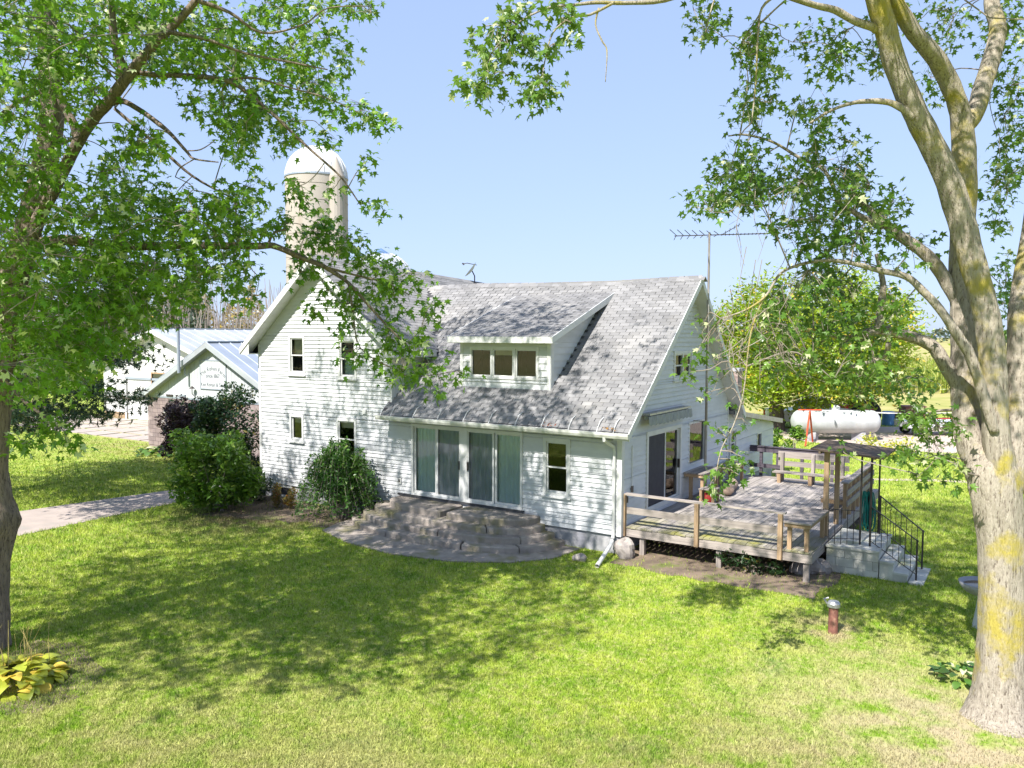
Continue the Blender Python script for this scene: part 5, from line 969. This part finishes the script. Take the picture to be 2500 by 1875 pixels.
RT.limb([bw_(2462,1200,66,B0),bw_(2474,1110,60,B0),bw_(2483,1030,54,B0+.05),bw_(2486,917,50,B0+.1),bw_(2489,772,48,B0+.1),bw_(2499,680,44,B0+.2),bw_(2525,520,40,B0+.3),bw_(2560,300,34,B0+.4),bw_(2590,60,26,B0+.5),bw_(2620,-200,14,B0+.6)], 'stem', 22, .05)
RT.plimb([(2352,970,30),(2336,935,34),(2300,875,32),(2279,846,30),(2243,829,28),(2200,817,26),(2146,806,24),(2092,822,20),(2062,826,16),(2001,808,11),(1950,806,8),(1899,802,6)], B0+.4, B0+1.2)
RT.plimb([(2210,818,22),(2170,812,24),(2148,795,20),(2152,740,18),(2156,690,14),(2140,620,10)], B0+.7, B0+1.0); RT.plimb([(2170,838,14),(2160,868,12),(2120,885,10),(2060,900,8),(2010,930,5)], B0+.8, B0+1.3)
RT.plimb([(2429,1055,22),(2414,1005,25),(2398,955,25),(2388,920,25),(2365,860,25),(2346,832,24),(2293,754,20),(2250,708,18),(2212,675,16),(2146,660,14),(2092,645,12),(2038,636,10),(1983,639,8),(1929,654,7),(1899,675,6),(1869,723,5),(1820,757,4),(1760,778,3)], B0-.25, B0-.1)
RT.plimb([(2348,755,30),(2328,718,34),(2300,670,32),(2273,633,30),(2237,603,28),(2194,573,26),(2158,543,22),(2122,512,18),(2092,482,14),(2080,440,9)], B0+.6, B0+1.1); RT.plimb([(2158,550,20),(2116,537,18),(2080,515,12),(2050,494,10),(2013,416,9),(1953,386,8),(1887,347,6),(1820,329,5),(1778,332,3)], B0+.9, B0+.8)
RT.plimb([(2233,286,22),(2212,271,18),(2170,250,15),(2116,247,12),(2074,253,9),(2026,271,7),(1977,301,5)], B0-.35, B0-.4)
RT.plimb([(2140,72,22),(2128,66,20),(2086,51,18),(2038,24,17),(1989,12,15),(1900,-15,14),(1760,-40,13),(1624,0,12),(1527,7,10),(1454,6,9),(1389,14,7),(1335,20,5),(1260,60,4),(1200,130,3)], B0-.5, B0-1.6)
RT.plimb([(1500,6,7),(1440,36,6),(1397,42,5),(1350,80,4),(1330,150,3)], B0-1.4, B0-1.5); RT.plimb([(1462,20,5),(1454,60,4),(1470,100,4),(1482,125,3),(1478,200,2)], B0-1.4, B0-1.45); RT.plimb([(1900,-15,8),(1860,20,6),(1850,90,5),(1845,200,4),(1835,300,3)], B0-.9, B0-.9); RT.plimb([(1760,-40,6),(1740,10,4),(1722,80,3)], B0-1.1, B0-1.1)
RT.plimb([(1869,723,5),(1850,760,4),(1830,830,4),(1815,960,3),(1790,1040,3),(1760,1100,3),(1745,1180,2)], B0-.1, B0); RT.plimb([(2310,1060,4),(2270,1010,5),(2335,1000,8)], B0+.4, B0+.5)
D0, D1 = B0-.7, B0+1.2
for u, v, ru, rv, n in ((1850,170,50,115,44),(1830,300,40,60,14),(1725,45,38,75,16),(1815,420,70,60,28),(1805,455,85,60,36),(1725,490,50,35,10),(1930,480,70,90,32),(2030,400,70,110,42),(2070,500,60,110,36),(1960,560,80,50,24),(2120,560,60,80,20),(2040,610,80,40,20),(1990,270,60,40,14),(2000,110,70,70,16),(2060,150,25,55,9),(2130,110,20,70,9),(2170,480,50,60,9),(2240,620,50,50,7),(2000,740,120,90,64),(2080,850,110,90,50),(1920,800,90,90,34),(1900,880,70,60,12),(2160,760,40,60,12),(2130,930,60,40,12),(2240,950,60,50,12),(2290,1030,60,35,16),(2215,1110,35,28,9),(2290,1115,25,35,9),(2330,1150,25,25,4),(2250,1170,20,15,3),(2230,1005,25,30,6)):
    RT.blob(u, v, ru, rv, n, D0, D1+.3)
for u, v, ru, rv, n in ((2455,120,50,130,34),(2470,340,40,130,34),(2440,430,30,70,12),(2460,700,25,90,14),(2440,530,25,50,7),(2300,60,70,60,18),(2270,200,40,50,6),(2200,30,30,50,8),(2440,820,12,60,6),(2480,1100,18,90,8)): RT.blob(u, v, ru, rv, n, B0+1.0, B0+2.2)
for u, v, ru, rv, n in ((1245,60,55,55,16),(1200,110,50,60,14),(1165,190,40,35,11),(1200,205,25,25,5),(1290,110,30,35,6),(1320,200,22,45,8),(1295,240,30,20,6),(1250,185,14,12,2),(1385,70,22,18,5),(1350,125,10,25,3),(1340,15,60,18,7),(1150,85,12,12,2)): RT.blob(u, v, ru, rv, n, B0-1.9, B0-1.1)
RT.dots([(1715,800),(1722,830),(1700,870),(1690,905),(1705,845),(1740,870),(1762,930),(1818,990),(1830,1030),(1745,1045),(1752,1060),(1795,1105),(1805,1120),(1790,1130),(1790,1150),(1755,1135),(1735,1165),(1742,1185),(1745,1200),(1728,1190),(1800,1160),(1812,1130),(2065,1095),(1760,785),(1780,870),(1730,960)], B0+.05)
RT.crown((7.2,-5.2,12.5), (6.8,5.4,4.6), 2700); RT.crown((3.2,-7.8,11.6), (4.0,2.6,2.4), 170); RT.crown((.8,-5.6,13.2), (2.6,2.6,2.0), 36)
rq = np.random.default_rng(77)              # bare drooping twigs, tangled near the house end
for i in range(46):
    u, v = rq.uniform(1760,1960), rq.uniform(700,860); dd = B0+rq.uniform(-.3,.3); a_ = rq.uniform(-1,1); L = rq.uniform(40,150); pts = [dep(dd,u,v),dep(dd,u-a_*30,v+L*.35),dep(dd+.05,u-a_*50-rq.uniform(-40,40),v+L*.75),dep(dd+.05,u-a_*45-rq.uniform(-70,60),v+L)]; RT.tw.tube(smoothline(pts,4),np.linspace(.007,.003,13),4,cap=False)
for i in range(30):
    u, v = rq.uniform(1780,2100), rq.uniform(380,640); dd = B0+rq.uniform(-.4,.6); L = rq.uniform(60,190); pts = [dep(dd,u,v),dep(dd,u+rq.uniform(-25,25),v+L*.5),dep(dd,u+rq.uniform(-40,40),v+L)]; RT.tw.tube(smoothline(pts,4),np.linspace(.006,.0025,9),4,cap=False)
RT.finish(K['leafr'], 9, (.09,.15), .095)
# --- left silver maple
lb_ = np.array(on('Z',0,-25,1585)); LT = Tree('silver_maple_tree', 'leafy silver maple leaning in from the left edge with spreading limbs', tuple(map(float,lb_)), K['barkmid'], lme, 22); L0 = float((lb_-CAM) @ FWD)
bl = lambda u, v, w, d: (*dep(d,u,v), w*d/FPX/2)
LT.limb([bl(-37,1640,150,L0),bl(-33,1585,104,L0),bl(-30,1500,88,L0),bl(-28,1400,86,L0),bl(-26,1320,104,L0),bl(-24,1270,122,L0),bl(-26,1225,98,L0),bl(-28,1150,82,L0),bl(-20,1050,78,L0),bl(-6,930,74,L0),bl(15,780,68,L0+.1),bl(70,560,60,L0+.2),bl(110,400,54,L0+.3),bl(128,280,50,L0+.3),bl(118,120,46,L0+.3),bl(112,0,42,L0+.3),bl(100,-180,34,L0+.3),bl(80,-420,22,L0+.3),bl(60,-700,10,L0+.3)], 'trunk', 34, .05)
LT.plimb([(40,690,34),(90,545,31),(131,466,28),(165,395,27),(199,330,27),(232,283,27),(267,246,27),(307,194,26),(362,127,23),(411,75,19),(445,40,18),(479,0,17),(560,-110,18),(660,-260,12),(740,-420,6)], L0-.2, L0-2.4); LT.plimb([(311,192,24),(288,130,20),(277,80,18),(272,0,15),(262,-120,9)], L0-1, L0-1.4)
LT.plimb([(250,262,16),(294,246,14),(340,268,12),(389,303,11),(420,330,9),(457,371,7),(475,388,5),(533,396,3)], L0-.8, L0-1.6); LT.plimb([(475,388,3),(440,410,3),(428,432,2)], L0-1.5, L0-1.5); LT.plimb([(457,368,3),(490,365,3),(525,343,2)], L0-1.5, L0-1.5)
LT.plimb([(190,345,24),(178,300,20),(150,250,17),(138,200,14),(120,110,9)], L0-.5, L0-.2); LT.plimb([(100,225,12),(145,205,12),(60,240,10),(0,280,8)], L0+.4, L0+.5); LT.plimb([(330,175,14),(380,183,13),(470,186,12),(560,199,11),(620,240,9),(678,289,8),(725,335,7),(769,375,6),(815,415,5),(841,443,4),(880,500,3)], L0-1.2, L0-1.0); LT.plimb([(560,195,8),(620,190,6),(700,212,4),(800,240,3),(900,285,2),(950,295,2)], L0-1.1, L0-1.0)
LT.plimb([(60,600,30),(160,585,26),(260,598,22),(353,601,20),(430,599,19),(530,600,18),(628,601,17),(655,599,16),(678,604,15),(746,633,13),(791,651,11),(851,691,9),(900,745,7),(950,800,5),(1000,850,3)], L0+.1, L0+.7); LT.plimb([(790,651,7),(870,672,5),(940,690,4),(1000,720,3)], L0+.5, L0+.8); LT.plimb([(655,598,7),(668,570,5),(700,560,4)], L0+.5, L0+.5); LT.plimb([(851,691,6),(862,760,4),(880,850,3),(960,900,3),(1010,920,2),(1120,905,2)], L0+.6, L0+.9)
LT.plimb([(479,0,12),(560,30,8),(640,80,6),(740,60,4),(800,20,3),(900,15,2)], L0-2.0, L0-1.6); LT.plimb([(411,78,10),(500,95,8),(600,130,6),(700,150,5),(800,170,3)], L0-1.8, L0-1.3); LT.plimb([(280,265,8),(390,360,8),(470,430,6),(560,480,4)], L0+.6, L0+.9); LT.plimb([(-10,900,16),(60,980,9),(110,1020,6),(160,1090,4)], L0-.3, L0-1.2)
a0, a1 = L0-3.6, L0+1.4
for u, v, ru, rv, n in ((60,80,150,130,95),(200,80,110,110,70),(60,300,140,130,95),(170,200,90,80,30),(60,520,150,130,110),(60,720,140,130,110),(90,860,120,80,60),(230,560,120,110,80),(230,720,120,100,80),(330,100,80,90,44),(360,30,90,50,36),(430,110,70,80,40),(500,60,80,60,36),(520,150,80,50,34),(600,100,70,60,26),(680,130,70,40,22),(740,110,45,60,16),(640,30,80,35,20),(760,20,60,25,14),(880,15,55,20,10),(810,95,18,30,5),(845,140,25,30,8),(770,215,55,50,24),(720,200,60,45,20),(600,230,60,50,18),(640,290,75,50,30),(560,270,60,45,20),(700,330,45,40,14),(590,350,55,40,16),(500,250,50,40,10),(330,340,60,45,16),(370,360,40,35,12),(300,430,70,60,30),(340,520,80,60,40),(410,480,60,40,22),(430,560,70,60,34),(520,520,60,40,22),(570,490,55,45,18),(610,470,35,45,11),(590,560,60,50,22),(520,610,80,60,36),(420,650,90,60,44),(310,640,90,70,50),(540,690,60,35,15),(600,680,30,30,6),(600,720,25,18,4),(470,720,60,30,14),(350,760,80,50,34),(250,830,70,60,26),(170,900,80,60,26),(330,820,40,40,8),(250,760,90,70,40),(150,800,110,80,50),(320,700,70,60,26),(60,940,80,40,18),(200,880,60,40,14)):
    LT.blob(u, v, ru, rv, n, a0+.012*max(0,u-0)*.3, a1)
for u, v, ru, rv, n in ((850,275,60,35,9),(905,275,30,25,6),(950,295,16,10,2),(800,330,30,20,5),(895,400,18,25,3),(910,505,25,20,4),(810,455,24,14,3),(730,465,30,18,4),(750,505,24,14,3),(720,450,14,14,2)): LT.blob(u, v, ru, rv, n, L0-1.3, L0-.6)
for u, v, ru, rv, n in ((690,545,35,30,9),(770,555,45,35,13),(830,590,55,35,15),(740,600,50,40,10),(750,660,35,35,9),(860,600,40,25,8),(900,650,60,35,14),(960,665,55,35,14),(1010,690,35,25,6),(880,720,60,45,18),(960,740,50,50,15),(1030,760,35,45,9),(940,820,50,45,16),(1010,830,45,35,10),(860,770,30,40,6),(830,810,18,20,3),(845,865,16,20,3),(890,880,30,25,6),(970,880,40,40,11),(1040,900,35,30,8),(985,930,25,22,5),(1060,950,22,14,4),(1125,905,16,14,3),(760,760,18,15,3),(805,700,22,16,3),(775,725,20,14,2),(840,750,20,25,3)): LT.blob(u, v, ru, rv, n, L0+.3, L0+1.2)
LT.blob(130,1060,35,50,9,L0-2.2,L0-1.2); LT.blob(40,1080,45,20,8,L0-1,L0); LT.blob(170,1080,18,20,4,L0-2.0,L0-1.5)
LT.crown((-6.6,-12.6,12.2), (7.2,6.8,5.4), 1700); LT.crown((-5.4,-6.8,13.4), (4.0,3.6,3.0), 460); LT.crown((-15.5,-9.5,9.8), (4.5,4.0,2.8), 650); LT.crown((-1.8,-13.6,10.4), (3.6,3.0,2.6), 420); LT.crown((-1.2,-14.6,8.4), (2.8,2.2,1.9), 240, .1); LT.crown((-5.4,-16.0,8.6), (5.2,3.0,2.6), 1000, .1); LT.crown((-9.5,-9.0,10), (4.5,4.5,4), 450)
LT.finish(K['leaf'], 9, (.105,.17), .105)
# --- maple behind the house, rounder crown of smaller leaves
def round_tree(name, lab, base, ctr, rad, nclump, per, size, mat, bark, trunk_r, seed, spread=.55, limbs=7):
    r = np.random.default_rng(seed); t_ = thing(name, lab, 'tree', tuple(map(float,base))); c = np.array(ctr, float); R_ = np.array(rad, float)
    X = r.normal(size=(nclump,3)); X /= np.linalg.norm(X,axis=1)[:,None]; X = X*(.45+.6*r.random(nclump)**.5)[:,None]*R_+c
    b = np.array([base[0],base[1],base[2]]); f = np.array([base[0],base[1],c[2]-R_[2]*.75])
    MB().tube(smoothline([(*b-np.array([0,0,.1]),trunk_r*1.4),(*(b*.5+f*.5),trunk_r),(*f,trunk_r*.9),(*(f*.4+c*.6),trunk_r*.5)])[:,:3],np.linspace(trunk_r*1.4,trunk_r*.4,13),14).build('trunk', bark, t_, smooth=True)
    tw = MB()
    for i in range(min(nclump, limbs*6)):
        p = X[i]; q = f+(c-f)*r.uniform(0,.7); tw.tube(smoothline([q,(p+q)/2+np.array([0,0,.1]),p],3),np.linspace(trunk_r*.35,.015,7),5,cap=False)
    tw.build('limbs', bark, t_, kind='stuff')
    C = np.repeat(X,per,0)+r.normal(0,spread,(nclump*per,3))*np.array([1,1,.7]); V, Q = leafquads(C, np.full(len(C),size), .6, r); npmesh('crown', V, Q, mat, t_, kind='stuff'); return t_
bm_ = on('Z',0,1895,1052); Dm = float((np.array(bm_)-CAM) @ FWD)
round_tree('maple_tree', 'bright yellow green maple standing behind the house beside the tank', bm_, dep(Dm-.5,1965,835), (5.5,5.0,3.9), 250, 130, .14, K['leafback'], K['barkdark'], .38, 31)
pc = dep(112,440,800); round_tree('poplar_tree', 'airy olive green poplar rising above the scrub behind the barns', (pc[0],pc[1],0), dep(112,440,752), (3.3,3.3,4.2), 60, 50, .3, K['scrub'] if False else leafmat('poplar leaf',(.13,.16,.05),(.19,.20,.07),(.3,.26,.08)), K['barkdark'], .3, 32, .8)
# --- pine reaching in from the left
pnb = dep(27,-70,1100); pnb[2] = 0; pn = thing('pine_tree', 'dark pine with level branches behind the leafy maple at left', 'tree', tuple(map(float,pnb)))
MB().tube([(pnb[0],pnb[1],-.1),(pnb[0],pnb[1],6),(pnb[0],pnb[1],14)],[.3,.22,.05],12).build('trunk', K['barkdark'], pn, smooth=True)
rp_ = np.random.default_rng(5); NV, NQ = [], []; brn = MB()
def spray(a, b, dens=60, wid=.5):
    a, b = np.array(a), np.array(b); brn.tube(smoothline([a,(a+b)/2-np.array([0,0,.15]),b],4),np.linspace(.06,.012,9),6,cap=False); n = int(dens*np.linalg.norm(b-a)); f = rp_.random(n)**.6
    base = a+(b-a)*f[:,None]; base[:,2] -= .6*f*(1-f); ctr = base+rp_.normal(0,1,(n,3))*np.array([wid,wid,.13]); 
    for k in range(14):
        d = rp_.normal(size=(n,3)); d /= np.linalg.norm(d,axis=1)[:,None]; ln = .15; s = np.cross(d,rp_.normal(size=(n,3))); s /= np.linalg.norm(s,axis=1)[:,None]; V = np.stack([ctr-s*.017,ctr+s*.017,ctr+d*ln],1); NV.append(V.reshape(-1,3))
for u, v, dd, z0 in ((333,975,24,3.9),(257,1015,23.5,3.3),(110,1045,24,2.9),(371,760,26,7.2),(333,890,27,5.4),(325,860,24,5.8),(215,940,22,4.3),(80,1020,22,3.4),(300,700,27,8.2),(220,640,27,9.2),(150,760,25,7)): spray((pnb[0],pnb[1],z0+.4), dep(dd,u,v), 55)
for k in range(90): a_ = rp_.uniform(0,6.28); h = rp_.uniform(3,13); ln = (14-h)*.42+.6; e = np.array([pnb[0]+math.cos(a_)*ln,pnb[1]+math.sin(a_)*ln,h-.3]); uu, vv, zz = proj(e); spray((pnb[0],pnb[1],h), e, 45) if uu[0] < -20 else None
V = np.concatenate(NV); npmesh('needles', V, np.arange(len(V)).reshape(-1,3), K['needle'], pn, kind='stuff'); brn.build('branches', K['barkdark'], pn, kind='stuff')
# ------------------------------------------------------------------ shrubs and flowers
def bush(name, lab, base, rad, n, size, mat, seed, lumps=26, z0=.1, cat='shrub', stems=9):
    r = np.random.default_rng(seed); t_ = thing(name, lab, cat, (base[0],base[1],0)); c = np.array([base[0],base[1],rad[2]*.52+z0]); X = r.normal(size=(lumps,3)); X /= np.linalg.norm(X,axis=1)[:,None]; X = X*r.uniform(.45,.98,lumps)[:,None]*np.array([rad[0],rad[1],rad[2]*.55])+c; X[:,2] = np.maximum(X[:,2],z0+.15)
    sm = MB(); [sm.tube(smoothline([(base[0]+r.normal(0,.12),base[1]+r.normal(0,.12),0),(X[i]+[base[0],base[1],.2])/2,X[i]],3),np.linspace(.022,.006,7),5,cap=False) for i in range(min(lumps,stems))]; sm.build('stems', K['twig'], t_, kind='stuff')
    k = r.integers(0,lumps,n); d = r.normal(size=(n,3)); d /= np.linalg.norm(d,axis=1)[:,None]; C = X[k]+d*(r.uniform(.3,1.1,n)**.6*.36*max(rad[0],rad[2]/2)*.75)[:,None]; C = C[C[:,2] > .03]
    V, Q = leafquads(C, np.full(len(C),size), .5, r); npmesh('foliage', V, Q, mat, t_, kind='stuff'); return t_
bush('shrub', 'rounded bright green shrub at the near end of the walkway', (-12.6,-2.5), (1.45,1.25,2.5), 6500, .10, K['shrub1'], 41, 44)
bush('shrub', 'dark plum leaved shrub against the mauve shed wall', (-22.3,3.0), (1.15,1.0,2.75), 5200, .085, K['shrubred'], 42, 26)
bush('shrub', 'tall dark green shrub between the shed and the house corner', (-18.3,2.4), (1.9,1.3,2.95), 9000, .09, K['shrub2'], 43, 34)
bush('shrub', 'low dark shrub spreading at the left house corner foundation', (-13.2,-1.0), (1.0,.7,.75), 2400, .055, K['shrub2'], 44, 14, .02)
bush('flower_plant', 'small reddish yellow plant in front of the basement window', (-11.2,-1.0), (.55,.4,.85), 900, .05, leafmat('reddish leaf',(.16,.11,.03),(.20,.16,.03),(.4,.12,.03)), 45, 9, .02, 'plant')
bush('weeds', 'low weeds growing in the shade under the deck front', (3.1,.35), (.8,.3,.5), 500, .06, K['shrub2'], 46, 8, .02, 'plant')
bush('flower_plant', 'leafy green plant under the propane tank end', tuple(map(float,on('Z',0,1935,1108)[:2])), (1.1,.7,1.1), 900, .1, K['shrub1'], 47, 8, .02, 'plant'); bush('flower_plant', 'low yellow green plants along the front of the propane tank', tuple(map(float,on('Z',0,2130,1112)[:2])), (1.9,.5,.6), 900, .09, K['hosta'], 48, 10, .02, 'plant')
# weeping shrub by the front wall: arching canes hung with leaves
ws = thing('weeping_shrub', 'dense dark green weeping shrub against the front wall by the steps', 'shrub', (-8.75,-.95,0)); r = np.random.default_rng(50); cn_ = MB(); LC = []
for i in range(190):
    a_ = r.uniform(0,6.28); R_ = r.uniform(.25,1.38); h = r.uniform(1.5,2.55)*(1-.18*R_); b0 = np.array([-8.75+r.normal(0,.12),-.95+r.normal(0,.1),0]); k_ = .62 if math.sin(a_) > 0 else .95; e = b0+np.array([math.cos(a_)*R_,math.sin(a_)*R_*k_,max(.15,h-r.uniform(.5,1.7))]); m_ = b0+np.array([math.cos(a_)*R_*.55,math.sin(a_)*R_*.55*k_,h]); L = smoothline([b0,b0*.6+m_*.4+np.array([0,0,.2]),m_,e],5); cn_.tube(L,np.linspace(.012,.003,len(L)),3,cap=False)
    q = L[5:]; n = 95; f = r.uniform(0,len(q)-1.001,n); i0 = f.astype(int); P = q[i0]+(q[i0+1]-q[i0])*(f-i0)[:,None]+r.normal(0,.05,(n,3)); LC.append(P)
C = np.concatenate(LC); C = C[(C[:,2] > .03)&(C[:,1] < -.05)]; V, Q = leafquads(C, np.full(len(C),.058), .3, r); npmesh('foliage', V, Q, leafmat('weeping leaf',(.04,.125,.02),(.085,.18,.028),(.14,.22,.04),.3), ws, kind='stuff'); cn_.build('canes', K['twig'], ws, kind='stuff')
# broad leaved hostas, every leaf a piece
def hosta_mesh(mat):
    mb = MB(); n = 7
    for i in range(n+1):
        f = i/n; w = .42*math.sin(math.pi*min(1,f*.92+.05))**.75*(1-f*.25) if i < n else 0; z = .55*f-.75*f*f
        mb.v += [(-w,f,z+.12*w),(0,f,z-.02),(w,f,z+.12*w)]
    for i in range(n): mb.f += [(3*i,3*i+1,3*i+4,3*i+3),(3*i+1,3*i+2,3*i+5,3*i+4)]
    me = bpy.data.meshes.new('hosta_leaf'); me.from_pydata(mb.v,[],mb.f); me.polygons.foreach_set('use_smooth',[True]*len(me.polygons)); me.materials.append(mat); return me
def hosta(lab, base, R_, n, mat, seed, s0=.3):
    q = random.Random(seed); t_ = thing('hosta', lab, 'plant', (base[0],base[1],0)); me = hosta_mesh(mat)
    for i in range(n):
        a_ = q.uniform(0,6.28); rr_ = R_*math.sqrt(q.random()); s = s0*q.uniform(.7,1.2); M = Matrix.Translation((base[0]+rr_*math.cos(a_),base[1]+rr_*math.sin(a_)*.8,.03+.22*(1-rr_/R_)+q.uniform(0,.08))) @ Matrix.Rotation(a_-math.pi/2+q.uniform(-.7,.7),4,'Z') @ Matrix.Rotation(q.uniform(-.5,.5),4,'X') @ Matrix.Rotation(q.uniform(-.3,.3),4,'Y') @ Matrix.Scale(s,4)
        inst('leaf', me, t_, M)
    return t_
hl = hosta('yellowing hosta clump with dry flower stalks below the left tree', (-4.75,-12.0), .72, 130, K['hosta'], 61, .27)
for i in range(16):
    q = random.Random(i+90); x, y = -4.9+q.uniform(-.55,.35), -11.85+q.uniform(-.3,.4); h = q.uniform(.5,.95); MB().tube([(x,y,.1),(x+q.uniform(-.06,.06),y,h*.6),(x+q.uniform(-.2,.2),y+q.uniform(-.1,.1),h)],[.006,.005,.003],4).build('flower_stalk', pm('straw stalk %d' % (i % 2),(.42,.33,.12),(.30,.25,.10)) if i < 2 else bpy.data.materials['straw stalk %d' % (i % 2)], hl)
hosta('green hosta with pale edged leaves beside the right trunk', tuple(map(float,on('Z',0,2352,1665)[:2])), .45, 60, K['hostag'], 62, .17)
hosta('strappy lily clump at the foot of the shed wall', (-25.0,3.6), 1.0, 60, K['hostag'], 63, .4)
GROUPS = {'deck_table': 'tables built on the deck', 'deck_bench': 'benches on the deck', 'rock': 'stones around the house and deck', 'iron_railing': 'iron stair railings', 'barrel': 'drums on the gravel', 'silver_maple_tree': 'silver maples in front of the house', 'shrub': 'shrubs around the house and shed', 'flower_plant': 'small garden plants', 'hosta': 'broad leaved clumps'}
for o in list(scene.objects):
    if o.parent is None and o.name.split('.')[0] in GROUPS: o['group'] = GROUPS[o.name.split('.')[0]]
